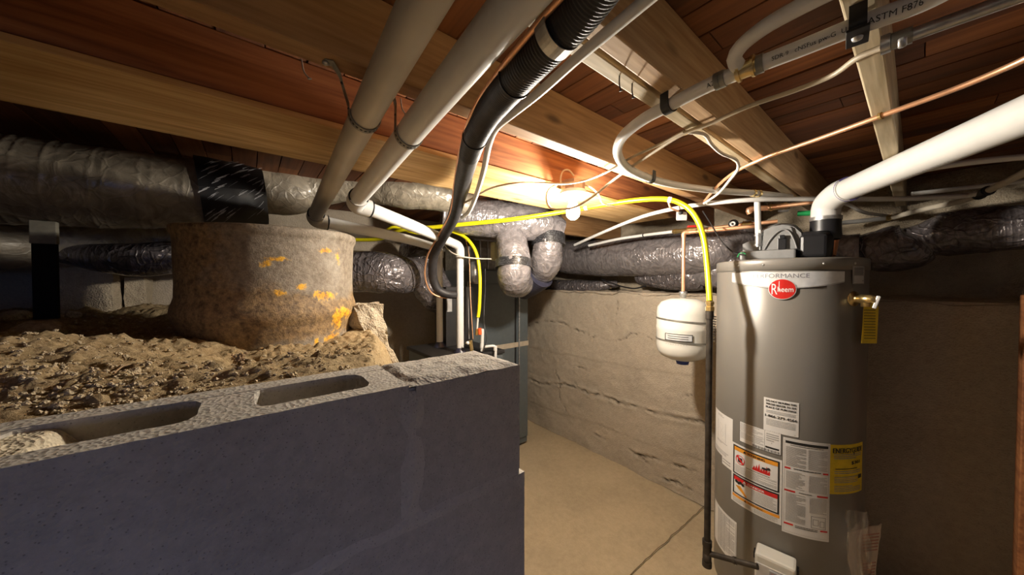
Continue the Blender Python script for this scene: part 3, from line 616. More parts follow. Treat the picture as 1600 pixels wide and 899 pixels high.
duct([pr_(690, 335, 2.18, .095), pr_(740, 340, 2.25, .125), pr_(800, 345, 2.3, .13), pr_(845, 350, 2.33, .12), pr_(872, 362, 2.38, .10)], 'grey flex duct bulging down behind the yellow gas hose, left of the light bulb', mDuct, .03, 14, 11, .06)
duct([(-1.9, 2.35, E+.12, .11), pr_(-30, 382, 1.36, .11), pr_(60, 382, 1.5, .11), pr_(160, 378, 1.64, .10), pr_(240, 372, 1.78, .09), pr_(330, 372, 1.95, .09)], 'dusty flex duct below the fattest one, running behind the drum', mDuctBrown, .02, 12, 14, .04)
duct([pr_(90, 396, 1.52, .04), pr_(150, 402, 1.56, .065), pr_(220, 406, 1.6, .082), pr_(275, 402, 1.68, .082), pr_(350, 400, 1.95, .09)], 'dark sagging flex duct left of the drum, above the lit block of concrete', mDuctDark, .03, 22, 17, .03)
duct([pr_(470, 425, 2.05, .115), pr_(560, 424, 2.05, .125), pr_(605, 426, 2.08, .13), pr_(632, 430, 2.2, .125), pr_(655, 425, 2.4, .10)], 'dark glossy flex duct elbow just right of the drum', mDuctDark, .03, 12, 19, .06)
duct([pr_(640, 385, 2.55, .09), pr_(655, 405, 2.5, .12), pr_(668, 435, 2.5, .14), pr_(685, 462, 2.55, .13), pr_(705, 475, 2.7, .10)], 'crumpled flex duct drooping between the drum and the white vertical pipes', mDuctDark, .05, 14, 23, .10)
# hanging elbows by the furnace
e1 = duct([pr_(800, 352, 2.34, .10), pr_(800, 375, 2.27, .105), pr_(803, 400, 2.22, .108), pr_(803, 425, 2.2, .112), pr_(805, 440, 2.26, .11), pr_(812, 444, 2.36, .10)], 'grey flex duct elbow hanging in front of the furnace, left of its neighbour', mDuct, .03, 16, 27, .06, lf=9)
def tapeband(par, pts, seed):
    t_ = O('printed_tape', MB().tube(pts, .1, 36, .008, True, wrinkle(.03, 14, seed, .05)), mTapeBlk, par, label='black tape with pale print')
tapeband(e1, [pr_(803, 407, 2.215, .121), pr_(803, 420, 2.205, .126)], 31)
e2 = duct([pr_(856, 340, 2.4, .10), pr_(857, 362, 2.36, .105), pr_(856, 385, 2.34, .108), pr_(853, 408, 2.38, .11), pr_(845, 425, 2.5, .10), pr_(835, 438, 2.65, .09)], 'grey flex duct elbow hanging right beside the other, nearest the light bulb', mDuct, .03, 16, 33, .06, lf=9)
tapeband(e2, [pr_(857, 367, 2.352, .119), pr_(857, 384, 2.342, .121)], 35)
O('ribbed_collar', MB().tube([pr_(846, 430, 2.45, .10), pr_(832, 442, 2.55, .092), pr_(818, 452, 2.7, .085)], .1, 36, .004, True, lambda L, c, s: .035*np.sin(L*2*PI/.014)), mShade, e2, label='dark ribbed end collar')
# long ducts on the ledge of the right wall
duct([P(850, 398, x=2.58).to_tuple()+(.15,), P(900, 403, x=2.58).to_tuple()+(.165,), P(980, 402, x=2.57).to_tuple()+(.170,), P(1050, 398, x=2.56).to_tuple()+(.165,), P(1110, 393, x=2.55).to_tuple()+(.155,), P(1150, 378, x=2.6).to_tuple()+(.12,), P(1175, 362, x=2.7).to_tuple()+(.09,)], 'long grey flex duct lying along the ledge above the poured wall', mDuct, .012, 10, 41, .03)
duct([P(790, 446, x=2.66).to_tuple()+(.07,), P(850, 448, x=2.64).to_tuple()+(.075,), P(900, 448, x=2.62).to_tuple()+(.07,), P(935, 447, x=2.62).to_tuple()+(.05,), P(965, 444, x=2.7).to_tuple()+(.03,)], 'low dark flex duct tapering out beneath the long one on the ledge', mDuctDark, .02, 10, 43, .03)
duct([P(1000, 432, x=2.66).to_tuple()+(.07,), P(1030, 432, x=2.64).to_tuple()+(.105,), P(1080, 432, x=2.62).to_tuple()+(.115,), P(1105, 434, x=2.62).to_tuple()+(.09,)], 'short crumpled flex duct on the ledge behind the expansion tank', mDuctDark, .05, 12, 47, .05)
duct([P(1085, 432, x=2.6).to_tuple()+(.08,), P(1115, 425, x=2.6).to_tuple()+(.12,), P(1160, 415, x=2.6).to_tuple()+(.12,), P(1240, 400, x=2.6).to_tuple()+(.11,), P(1300, 395, x=2.6).to_tuple()+(.11,), P(1345, 392, x=2.6).to_tuple()+(.10,)], 'glossy crumpled flex duct emerging from behind the water heater', mDuct, .06, 12, 49, .10)
duct([P(1338, 392, x=2.62).to_tuple()+(.08,), P(1375, 392, x=2.62).to_tuple()+(.115,), P(1420, 386, x=2.62).to_tuple()+(.11,), P(1445, 376, x=2.62).to_tuple()+(.08,), P(1480, 368, x=2.62).to_tuple()+(.10,), P(1540, 362, x=2.62).to_tuple()+(.10,), P(1640, 352, x=2.62).to_tuple()+(.10,)], 'crinkled flex duct trailing into the dark at the far right of the ledge', mDuctDark, .06, 12, 53, .10)
# sagging strap between ledge ducts
O('hanger_strap', MB().tube([P(940, 437, x=2.5), P(965, 446, x=2.48), P(990, 451, x=2.48), P(1010, 447, x=2.5)], .006, 6, .02), mBlack, label='thin black strap sagging between two low ducts on the ledge', cat='strap')
# black sheet-metal strap at the left
a = P(45, 350, y=1.80); b_ = P(92, 470, y=1.80); hm = MB()
hm.bx(a.x+.004, P(90, 400, y=1.80).x, 1.795, 1.812, b_.z-.06, a.z+.01, .002)
st = O('metal_post', hm, mDull, label='black metal strap post standing in the dirt at the far left under the ducts', cat='post')
O('foil_wrap', MB().bx(a.x+.002, P(91, 400, y=1.80).x, 1.790, 1.814, P(60, 381, y=1.80).z, a.z+.012, .002), mDullFoil, st, label='shiny foil at the top')

# ================================================================== PIPES
def hang_strap(name, lab, c, axis, r, top, mat=mGalvDull, w_=.018, group=None):
    c = np.array(c); ax = unit(np.array(axis, float)); t_ = T(name, lab, 'strap', tuple(c), group)
    mb = MB(); u = unit(np.cross(ax, (0, 0, 1.))); n = np.array((0, 0, 1.)); a = np.linspace(-PI, .35, 26)
    pts = [c+(u*math.cos(q)+n*math.sin(q))*(r+.0015) for q in a]; pts = [p+0 for p in pts]
    tail = [np.array(q) for q in top]; allp = tail+pts
    mb2 = []
    for p in allp: mb2 += [p-ax*w_/2, p+ax*w_/2]
    m = len(allp); o2 = [p+np.array([0, 0, .0015]) if i < len(tail) else p+unit(p-c)*.0015 for i, p in enumerate(allp)]
    for p in o2: mb2 += [p-ax*w_/2, p+ax*w_/2]
    f = [(2*i, 2*i+1, 2*i+3, 2*i+2) for i in range(m-1)]+[(2*m+2*i+2, 2*m+2*i+3, 2*m+2*i+1, 2*m+2*i) for i in range(m-1)]+[(2*i, 2*i+2, 2*m+2*i+2, 2*m+2*i) for i in range(m-1)]+[(2*i+1, 2*m+2*i+1, 2*m+2*i+3, 2*i+3) for i in range(m-1)]
    mb.add(mb2, f); O('band', mb, mat, t_)
    mb = MB().lathe(tuple(tail[0]+np.array([.003, 0, -.004])), [(0, 0), (.006, 0), (.007, .003), (.003, .006)], 6); O('screw_head', mb, mGalv, t_)
    mb = MB()
    for i in range(2, m-2, 2):
        q = (allp[i]+allp[i+1])/2; nn_ = unit(q-c) if i >= len(tail) else np.array([0, -.7, -.7]); mb.lathe(q+nn_*.0012, [(0, 0.0008), (.003, .0008), (.003, -.001)], 8, nn_)
    O('punched_holes', mb, mBlack, t_)
def P4(p): return tuple(p)
PR = .030
# pipe A
slope = -.05
A0 = (.105, -.9, E+.399+.045); A1 = (.246, 1.76, E+.305)
A0 = (.175, -1.0, E+.399); 
pa = T('waste_pipe', 'aged beige plastic waste pipe, left of the two large parallel ones', 'pipe', (.2, .5, E+.36))
A_ = [(.165, -1.2, E+.399), (.178, .05, E+.397), (.244, 1.74, E+.308)]
O('pipe_run', MB().tube(A_, PR, 32, .05), mPVCold, pa)
Ae = [(.2435, 1.72, E+.309), (.246, 1.77, E+.300), (.262, 1.795, E+.290), (.30, 1.80, E+.286)]
O('elbow', MB().tube(Ae, PR*1.17, 32, .006), mPVCold, pa)
O('glue_ring', MB().tube([(.2434, 1.717, E+.309), (.2436, 1.722, E+.309)], PR*1.19, 32, .01).tube([(.299, 1.80, E+.286), (.304, 1.80, E+.286)], PR*1.19, 32, .01), mBlack, pa)
endA = P(686, 387, d=2.36)
O('branch_run', MB().tube([(.30, 1.80, E+.286), (.7, 1.93, E+.262), (endA.x-.03, endA.y, endA.z)], PR*.93, 28, .05), mPVC, pa)
eA = endA; O('drop_elbow', MB().tube([(eA.x-.05, eA.y-.005, eA.z), (eA.x-.012, eA.y, eA.z-.006), (eA.x+.002, eA.y, eA.z-.03), (eA.x+.003, eA.y, eA.z-.075)], .029, 28, .006), mPVC, pa)
O('drop_pipe', MB().tube([(eA.x+.003, eA.y, eA.z-.06), (eA.x+.003, eA.y, 1.09)], .0235, 26, .05), mPVC, pa)
# pipe B
pb = T('waste_pipe', 'smooth white waste pipe, right of the two large parallel ones, bright along its right side', 'pipe', (.3, .4, E+.35))
B_ = [(.272, -1.2, E+.392), (.277, .05, E+.388), (.326, 1.34, E+.316)]
O('pipe_run', MB().tube(B_, PR, 32, .05), mPVC, pb)
Be = [(.3255, 1.32, E+.317), (.328, 1.365, E+.308), (.343, 1.388, E+.300), (.385, 1.395, E+.294)]
O('elbow', MB().tube(Be, PR*1.17, 32, .006), mPVC, pb)
O('glue_ring', MB().tube([(.3255, 1.317, E+.317), (.3257, 1.322, E+.317)], PR*1.19, 32, .01).tube([(.384, 1.395, E+.294), (.389, 1.396, E+.2935)], PR*1.19, 32, .01), mBlack, pb)
endB = P(718, 383, d=2.15)
O('branch_run', MB().tube([(.385, 1.395, E+.294), (.65, 1.56, E+.268), (endB.x-.03, endB.y-.01, endB.z)], PR*.93, 28, .05), mPVC, pb)
eB = endB; O('drop_elbow', MB().tube([(eB.x-.06, eB.y-.03, eB.z+.003), (eB.x-.012, eB.y, eB.z-.006), (eB.x+.002, eB.y, eB.z-.03), (eB.x+.003, eB.y, eB.z-.085)], .029, 28, .006), mPVC, pb)
O('drop_pipe', MB().tube([(eB.x+.003, eB.y, eB.z-.07), (eB.x+.003, eB.y, 1.085)], .0235, 26, .05), mPVC, pb)
# straps on A and B
def onpipe(L, y):
    p = spline(L, .02); return np.array([np.interp(y, p[:, 1], p[:, i]) for i in range(3)])
cA = onpipe(A_, .70*1.0); sA = P(560, 178, z=cA[2]); cA = onpipe(A_, sA.y-.005)
j1 = P(506, 96, z=JB-.001)
hang_strap('pipe_hanger_strap', 'dark perforated strap holding the left waste pipe under the brown joist', cA, (.04, 1, -.05), PR, [P4(j1), P4(P(520, 100, z=JB-.004)), P4(P(531, 118, z=JB-.012)), P4(P(537, 140, z=JB-.022)), cA+np.array([-.034, -.004, .012])])
sB = P(650, 205, z=cA[2]); cB = onpipe(B_, sB.y)
hang_strap('pipe_hanger_strap', 'dark perforated strap holding the bright white waste pipe', cB, (.04, 1, -.05), PR, [P4(P(612, 140, z=JB-.002)), P4(P(615, 150, z=JB-.008)), P4(P(618, 165, z=JB-.018)), cB+np.array([-.034, -.004, .012])])

# insulated line set
hs = T('insulated_hose', 'thick black foam-covered refrigerant line curving down beside the white waste pipe', 'hose', tuple(P(745, 200, d=.79)))
HP = [P(1000, -120, z=E+.375), P(915, 5, z=E+.375), P(870, 55, z=E+.372), P(805, 125, z=E+.372), P(762, 178, d=.76), P(742, 215, d=.86), P(730, 255, d=1.06), P(719, 300, d=1.38), P(708, 340, d=1.62), P(690, 375, d=1.85), P(678, 400, d=1.98), P(676, 430, d=2.06), P(684, 452, d=2.1), P(700, 460, d=2.13), P(722, 461, d=2.2)]
hr = [.031]*8+[.030, .028, .027, .027, .027, .027, .027]
HP4 = [tuple(q)+(r_,) for q, r_ in zip(HP, hr)]
O('foam_cover', MB().tube(HP4, .03, 28, .0016, True, lambda L, c, s: .022*np.sin(L*2*PI/.0064)*(L < .70)+.01*vnoise(np.stack([L*20, c*2, s*2], -1), 3)), mBlackFoam, hs)
def offset_path(pts, dpx, dpy, k=1.0, dd=0):
    return pts
CP = [P(930, -60, z=E+.37), P(862, 12, z=E+.375), P(800, 85, z=E+.372), P(752, 150, d=.72), P(732, 190, d=.80), P(718, 240, d=.98), P(710, 290, d=1.30), P(703, 335, d=1.56), P(684, 370, d=1.8), P(668, 400, d=1.95), P(664, 430, d=2.03), P(672, 455, d=2.08), P(690, 465, d=2.12), P(720, 465, d=2.18)]
O('copper_line', MB().tube(CP, .0052, 12, .01), mCopper, hs)
c_ = onc = np.array(tuple(P(872, 48, z=E+.372)))
hx = unit(np.array(tuple(HP[2]-HP[1]))); 
mb = MB(); u = unit(np.cross(hx, (0, 0, 1.)))
ring = [c_+(u*math.cos(q)+np.array([0, 0, 1.])*math.sin(q))*.0335 for q in np.linspace(-PI-.9, .9, 30)]
vv = []; 
for p in ring: vv += [p-hx*.012, p+hx*.012]
for p in ring: vv += [p+unit(p-c_)*.0015-hx*.012, p+unit(p-c_)*.0015+hx*.012]
m = len(ring); f = [(2*i, 2*i+1, 2*i+3, 2*i+2) for i in range(m-1)]+[(2*m+2*i+2, 2*m+2*i+3, 2*m+2*i+1, 2*m+2*i) for i in range(m-1)]+[(2*i, 2*i+2, 2*m+2*i+2, 2*m+2*i) for i in range(m-1)]+[(2*i+1, 2*m+2*i+1, 2*m+2*i+3, 2*i+3) for i in range(m-1)]
hsT = T('hose_clamp_strap', 'pale metal strap round the thick black hose near the top', 'strap', tuple(c_)); O('band', MB().add(vv, f), mGalv, hsT)
O('screw_tab', MB().box(c_+u*.045+np.array([0, 0, .012]), (.02, .012, .003)), mGalvDull, hsT)
# cable ties
for k, lab in ((3, 'black cable tie round hose and white pipe, upper'), (5, 'black cable tie round the thick hose, lower')):
    c_ = np.array(tuple(HP[k])); tt = unit(np.array(tuple(HP[k+1]-HP[k-1]))); O('cable_tie', MB().tube([c_-tt*.002, c_+tt*.002], .034, 24, .01), mBlack, label=lab, cat='tie')

def pex(name, lab, pts, r, mat=mPEX, cat='pipe', seg=18):
    t_ = O(name, MB().tube(pts, r, seg, .012), mat, label=lab, cat=cat); return t_
def fitting(par, name, a, b_, r, mat=mBrass, rings=True):
    a = Vector(a); b_ = Vector(b_); mb = MB().tube([tuple(a), tuple(b_)], r, 16, .5)
    if rings:
        d_ = (b_-a).normalized(); L = (b_-a).length
        for k in (.15, .85): mb.tube([tuple(a+d_*L*(k-.07)), tuple(a+d_*L*(k+.07))], r*1.25, 16, .5)
    return O(name, mb, mat, par)
# (a) slim white line curving down
pa5 = pex('water_line', 'slim white plastic water line arching from the top centre down beside the black hose', [P(1040, -25, z=E+.405), P(960, 42, z=E+.405), P(903, 90, z=E+.405), P(845, 142, z=E+.402), P(800, 178, z=E+.398), P(775, 200, d=.86), P(764, 225, d=.95), P(756, 265, d=1.12), P(744, 305, d=1.35), P(733, 330, d=1.55), P(722, 340, d=1.7)], .0098)
# (b) printed pipe
PB = [P(1520, -38, z=E+.405), P(1440, 3, z=E+.405), P(1340, 40, z=E+.405), P(1250, 76, z=E+.405), P(1165, 109, z=E+.405), P(1110, 132, z=E+.405), P(1045, 165, z=E+.405), P(1003, 188, z=E+.405), P(972, 215, z=E+.402), P(965, 240, z=E+.400), P(980, 262, z=E+.400), P(1015, 279, z=E+.402), P(1060, 290, z=E+.404), P(1120, 298, z=E+.406), P(1178, 302, z=E+.408), P(1235, 308, z=E+.41)]
pbx = pex('water_line', 'thick printed white water pipe looping across the joists above the bulb', PB, .0140, seg=24)
Lb = spline(PB, .01); 
def s_at(pts, target):
    p = spline(pts, .01); L = np.concatenate([[0], np.cumsum(np.linalg.norm(np.diff(p, axis=0), axis=1))]); return L[np.argmin(np.linalg.norm(p-np.array(tuple(target)), axis=1))]
print_on_tube(PB, .0140, 'ASTM F876', s_at(PB, P(1398, 18, z=E+.405)), .0085, 'pipe_print', pbx, flip=-1)
print_on_tube(PB, .0140, 'SDR 9   cNSFus pw-G  U', s_at(PB, P(1262, 72, z=E+.405)), .0085, 'pipe_print', pbx, flip=-1)
print_on_tube(PB, .0140, 'AZ0', s_at(PB, P(1118, 128, z=E+.405)), .0085, 'pipe_print', pbx, flip=-1)
def ringon(par, pts, target, r, w_, mat, name):
    p = spline(pts, .005)[:, :3]; i = int(np.argmin(np.linalg.norm(p-np.array(tuple(target)), axis=1))); i = min(max(i, 1), len(p)-2); t_ = unit(p[i+1]-p[i-1]); return O(name, MB().tube([p[i]-t_*w_/2, p[i]+t_*w_/2], r, 24, .5), mat, par)
for px, py in ((1122, 126), (1130, 122), (1190, 98), (1182, 102)): ringon(pbx, PB, P(px, py, z=E+.405), .0163, .009, mGalvDull, 'crimp_ring')
fitting(pbx, 'brass_tee', P(1150, 114, z=E+.405), P(1182, 101, z=E+.405), .0155)
for px in (1176, 1188): ringon(pbx, PB, P(px, 302, z=E+.408), .0165, .012, mBrass, 'brass_coupling')
def clip(lab, pts, px, py, z, r, tab=True):
    p = spline(pts, .005)[:, :3]; c_ = np.array(tuple(P(px, py, z=z))); i = int(np.argmin(np.linalg.norm(p-c_, axis=1))); t_ = unit(p[i+1]-p[i-1]); c_ = p[i]; u = unit(np.cross(t_, (0, 0, 1.)))
    e = T('pipe_clip', lab, 'clip', tuple(c_)); mb = MB(); n = np.array([0, 0, 1.]); ring = [c_+(u*math.cos(q)+n*math.sin(q))*(r+.001) for q in np.linspace(-PI, 0, 18)]; ring = [ring[0]+n*(JB-c_[2])*.98]+ring+[ring[-1]+n*(JB-c_[2])*.98]
    mb.tube([tuple(q) for q in ring], .0035, 8, raw=True); 
    vv = []
    for q in ring: vv += [q-t_*.010, q+t_*.010]
    for q in ring: o_ = unit(np.array([q[0]-c_[0], q[1]-c_[1], min(0, q[2]-c_[2])+1e-6])); vv += [q+o_*.003-t_*.010, q+o_*.003+t_*.010]
    m = len(ring); f = [(2*i, 2*i+1, 2*i+3, 2*i+2) for i in range(m-1)]+[(2*m+2*i+2, 2*m+2*i+3, 2*m+2*i+1, 2*m+2*i) for i in range(m-1)]+[(2*i, 2*i+2, 2*m+2*i+2, 2*m+2*i) for i in range(m-1)]+[(2*i+1, 2*m+2*i+1, 2*m+2*i+3, 2*i+3) for i in range(m-1)]
    O('hook', MB().add(vv, f), mBlack, e)
    return e, c_, t_, u
clip('black plastic pipe clip on the printed pipe where it crosses the weathered joist', PB, 1047, 165, E+.405, .0140)
clip('small black pipe clip on the loop right of the light bulb', PB, 1018, 279, E+.402, .0140)
e, c_, t_, u = clip('wide black clamp with a round screw under the pale joist at the top right', PB, 1337, 41, E+.405, .0150)
fl = MB(); R_ = Matrix((Vector(t_), Vector(u), Vector((0, 0, 1)))).transposed()
fl.box(c_+np.array([0, 0, -.017]), (.026, .052, .004), R_, .001); O('clamp_plate', fl, mBlack, e); O('screw_head', MB().lathe(c_+np.array([0, 0, -.022]), [(0, -.002), (.006, 0), (.007, .004)], 16), mGalv, e)
# (c) branch curving up from the tee
pex('water_line', 'short white branch pipe curling up to the right from the brass tee', [P(1330, -30, z=E+.425), P(1255, 8, z=E+.43), P(1195, 42, z=E+.43), P(1158, 72, z=E+.428), P(1147, 92, z=E+.42), P(1157, 108, z=E+.407)], .0125)
# copper tube across
CT = [P(1680, 48, z=E+.42), P(1600, 93, z=E+.42), P(1500, 136, z=E+.418), P(1380, 180, z=E+.416), P(1290, 213, z=E+.418), P(1200, 245, z=E+.42), P(1150, 268, z=E+.42), P(1120, 292, z=E+.41), P(1098, 318, z=E+.40)]
cp = pex('copper_tube', 'long thin copper tube running diagonally across the ceiling at the right', CT, .0062, mCopper, 'tube', 12)
ringon(cp, CT, P(1374, 182, z=E+.416), .009, .006, mBrass, 'tube_staple')
# conduit and connector
cd = T('metal_conduit', 'grey steel electrical conduit with its connector on the pale joist', 'conduit', tuple(P(1480, 35, z=E+.40)))
O('tube', MB().tube([P(1720, -52, z=E+.405), P(1415, 58, z=E+.405)], .0100, 20, .1), mGalv, cd)
O('connector', MB().tube([P(1426, 54, z=E+.405), P(1392, 66, z=E+.405)], .0130, 20, .1), mGalvDull, cd)
O('cable_clamp', MB().tube([P(1392, 66, z=E+.405), P(1376, 72, z=E+.405)], .0150, 6, .1), mGalv, cd)
O('screw', MB().lathe(P(1410, 68, z=E+.385), [(0, -.005), (.005, -.005), (.005, .008)], 8), mGalv, cd)
# cables
RX = [P(1378, 74, z=E+.405), P(1340, 90, z=E+.412), P(1300, 118, z=E+.422), P(1240, 142, z=E+.424), P(1170, 166, z=E+.420), P(1110, 193, z=E+.418), P(1068, 209, z=E+.420), P(1030, 232, z=E+.415), P(985, 262, z=E+.405), P(950, 288, z=E+.385), P(925, 308, d=1.33), P(900, 323, d=1.35), P(880, 327, d=1.38), P(860, 325, d=1.41), P(854, 310, d=1.42), P(858, 296, d=1.43), P(872, 288, d=1.43)]
pex('cable', 'tan electrical cable from the conduit sagging past the bulb into its ceiling box', RX, .0052, mRomex, 'cable', 10)
pex('cable', 'thin tan cable running left from the staple past the top of the light box', [P(1068, 206, z=E+.422), P(1030, 226, z=E+.42), P(985, 247, z=E+.41), P(950, 268, z=E+.40), P(918, 281, d=1.33), P(885, 287, d=1.35), P(845, 286, d=1.34), P(800, 287, d=1.27), P(765, 295, d=1.28), P(735, 312, d=1.4), P(715, 322, d=1.5)], .0042, mRomex, 'cable', 10)
pex('cable', 'white cable hanging in a crooked drop from the ceiling staple', [P(1072, 206, z=E+.425), P(1100, 210, z=E+.425), P(1112, 226, z=E+.42), P(1128, 240, z=E+.41), P(1150, 250, z=E+.405), P(1153, 264, z=E+.40), P(1140, 282, z=E+.395), P(1122, 303, z=E+.39), P(1100, 318, z=E+.385)], .0052, mRomexW, 'cable', 10)
pex('cable', 'short loop of tan cable above the light box', [P(877, 292, d=1.41), P(876, 278, d=1.41), P(880, 267, d=1.41), P(889, 266, d=1.41), P(897, 275, d=1.42)], .0035, mRomex, 'cable', 10)
pex('cable', 'white cable arcing down on the right side of the light box', [P(905, 287, d=1.46), P(922, 292, d=1.46), P(935, 304, d=1.5), P(942, 318, d=1.6), P(960, 322, d=1.7)], .004, mRomexW, 'cable', 10)
O('cable_staple', MB().box(P(1070, 208, z=E+.424), (.018, .012, .008), None, .002), mBrass, label='brass staple holding the cables where they split', cat='staple')
pex('wire', 'thin dark wire hanging behind the black hose', [P(748, 222, d=1.0), P(742, 255, d=1.15), P(735, 290, d=1.35), P(726, 315, d=1.5)], .0018, mBlack, 'wire', 6)

# vent pipe from the heater
vp = T('vent_pipe', 'wide white vent pipe rising from the water heater and leaving at the right', 'pipe', (2.06, .26, E+.28))
V0 = P(1290, 338, d=1.47); VR = .0445
vE = [(V0.x, V0.y, V0.z-.02), (V0.x, V0.y, V0.z+.03), (V0.x-.012, V0.y-.010, E+.352), (V0.x-.05, V0.y-.045, E+.378), (V0.x-.09, V0.y-.08, E+.383)]
O('elbow', MB().tube(vE, VR*1.13, 36, .008), mPVC, vp)
vend = P(1600, 181, z=E+.383); v1 = Vector(vE[-1]); vd = (vend-v1)
O('pipe_run', MB().tube([tuple(v1-vd.normalized()*.02), tuple(v1+vd*2.0)], VR, 36, .1), mPVC, vp)
O('glue_ring', MB().tube([tuple(v1-vd.normalized()*.004), tuple(v1+vd.normalized()*.003)], VR*1.145, 36, .1), plain('violet_primer', (.10, .08, .25), .5), vp)
O('hose_clamp', MB().tube([(V0.x, V0.y, V0.z-.020), (V0.x, V0.y, V0.z-.004)], VR*1.24, 36, .1), mGalv, vp)
VL = [tuple(v1-vd.normalized()*.02), tuple(v1+vd*1.5)]
print_on_tube(VL, VR, 'PVC 1120  SCH 40  ASTM D1785', (vd.length)*.60, .010, 'pipe_print', vp, mInkGrey, turn=1.0, flip=-1)

# white lines at the right
pex('water_line', 'white water line running level just above the heater hood toward the right edge', [P(898, 383, d=2.65), P(945, 362, d=2.3), P(1000, 340, d=2.0), P(1045, 328, d=1.8), P(1100, 319, z=E+.388), P(1180, 312, z=E+.386), P(1290, 311, z=E+.386), P(1400, 311, z=E+.378), P(1510, 306, z=E+.376), P(1540, 300, z=E+.376)], .0108)
wl2 = pex('water_line', 'tan water pipe with dark crimped joint, lowest one climbing to the right edge', [P(1396, 340, d=1.78), P(1440, 328, d=1.65), P(1500, 315, d=1.5), P(1535, 302, z=E+.374), P(1565, 288, z=E+.38), P(1640, 250, z=E+.385)], .0125, mPEXtan)
fitting(wl2, 'joint', P(1528, 306, z=E+.372), P(1546, 297, z=E+.376), .0160, mDark)
wl3 = pex('water_line', 'short white pipe stub behind the heater hood ending in a brass joint', [P(1300, 350, d=1.9), P(1340, 346, d=1.88), P(1385, 341, d=1.85)], .0125)
fitting(wl3, 'brass_joint', P(1386, 341, d=1.85), P(1408, 337, d=1.78), .0135, mBrass)
pex('water_line', 'white line between vent pipe and right edge, highest of the three', [P(1405, 274, z=E+.40), P(1460, 262, z=E+.405), P(1530, 252, z=E+.41), P(1660, 240, z=E+.41)], .0105)
pex('water_line', 'white line just under the dark gap at the right, middle of the three', [P(1425, 303, d=1.55), P(1480, 297, d=1.5), P(1540, 290, d=1.45), P(1660, 276, d=1.3)], .0095)
pex('water_line', 'bent white pipe drooping from the vent elbow to the brass joint', [P(1300, 314, d=1.75), P(1325, 320, d=1.78), P(1350, 332, d=1.8), P(1388, 338, d=1.86)], .0090)
up = pex('water_line', 'white riser pipe dropping into the top of the water heater', [P(1183, 314, d=1.56), P(1184, 340, d=1.56), P(1185, 372, d=1.56)], .0125)
fitting(up, 'brass_nipple', P(1185, 365, d=1.56), P(1185, 386, d=1.56), .0140, mGalv)
# line with valve
w2 = pex('water_line', 'thin white line rising to the red valve, with a black band', [P(920, 384, d=2.7), P(965, 374, d=2.5), P(1005, 368, d=2.35), P(1054, 362, d=2.1)], .0105)
ringon(w2, [P(965, 374, d=2.5), P(1005, 368, d=2.35), P(1054, 362, d=2.1)], P(1006, 368, d=2.35), .0125, .008, mBlack, 'band')
fitting(w2, 'brass_fitting', P(1052, 362, d=2.1), P(1076, 360, d=2.0), .0130, mBrass)
vl = T('shutoff_valve', 'red-handled shutoff valve behind the yellow hose', 'valve', tuple(P(1082, 358, d=1.98)))
O('body', MB().tube([P(1074, 360, d=2.0), P(1100, 357, d=1.95)], .018, 16, .1), mBrass, vl); O('handle', MB().box(P(1084, 354, d=1.93), (.07, .02, .012), Matrix.Rotation(-.9, 3, 'Z'), .004), mRed, vl)

# expansion tank
TC = P(1067, 500, d=1.86); et = T('expansion_tank', 'round white expansion tank hanging from a copper pipe', 'tank', (TC.x, TC.y, TC.z-.2))
zt_ = P(1067, 466, d=1.86).z; zb_ = P(1067, 562, d=1.86).z; ER = .138; hgt = zt_-zb_
prof = [(.0, zb_-.004), (ER*.5, zb_+.002), (ER*.82, zb_+.022), (ER*.96, zb_+.05), (ER, zb_+.085), (ER, zb_+hgt*.48), (ER*1.012, zb_+hgt*.5), (ER*1.012, zb_+hgt*.54), (ER, zb_+hgt*.56), (ER*.995, zt_-.085), (ER*.96, zt_-.05), (ER*.82, zt_-.022), (ER*.5, zt_-.004), (.0, zt_)]
O('shell', MB().lathe((TC.x, TC.y, 0), prof, 64), mCream, et)
O('nipple', MB().lathe((TC.x, TC.y, 0), [(0, zt_-.01), (.016, zt_-.01), (.016, zt_+.02), (.022, zt_+.022), (.022, zt_+.035), (.014, zt_+.04), (0, zt_+.04)], 20), mGalv, et)
O('base_cap', MB().lathe((TC.x, TC.y, 0), [(0, zb_-.028), (.03, zb_-.026), (.036, zb_-.006), (.034, zb_+.004), (0, zb_+.004)], 24), mBlue, et, label='blue plastic cap')
def band(z0, tilt, w_, mat, name, par, rr=ER):
    a = np.linspace(0, 2*PI, 65); mb = MB(); A = []
    for hh in (0, w_): A.append([(TC.x+(rr+.002)*math.cos(q), TC.y+(rr+.002)*math.sin(q), z0+hh+tilt*math.cos(q-2.2)) for q in a])
    mb.grid(np.array(A)); O(name, mb, mat, par)
band(P(1067, 501, d=1.86).z, .010, .010, mGalvDull, 'steel_band', et); band(P(1067, 532, d=1.86).z, .006, .009, mGalvDull, 'steel_band', et, ER*1.004)
def tcyl(px0, px1, py0, py1, off):
    def hit(px, py):
        r = ray(px, py); ox, oy = -TC.x, -TC.y; a_ = r.x**2+r.y**2; b2 = ox*r.x+oy*r.y; c2 = ox*ox+oy*oy-ER**2; t_ = (-b2-math.sqrt(max(0, b2*b2-a_*c2)))/a_; q = Vector((0, 0, EYE))+r*t_; return math.atan2(q.y-TC.y, q.x-TC.x), q.z
    (a0, z1), (a1, z0) = hit(px0, py0), hit(px1, py1); da = (a1-a0+PI) % (2*PI)-PI; rr = ER+off
    return lambda u, v_: (TC.x+rr*math.cos(a0+da*u), TC.y+rr*math.sin(a0+da*u), z0+(z1-z0)*v_), da, z1-z0
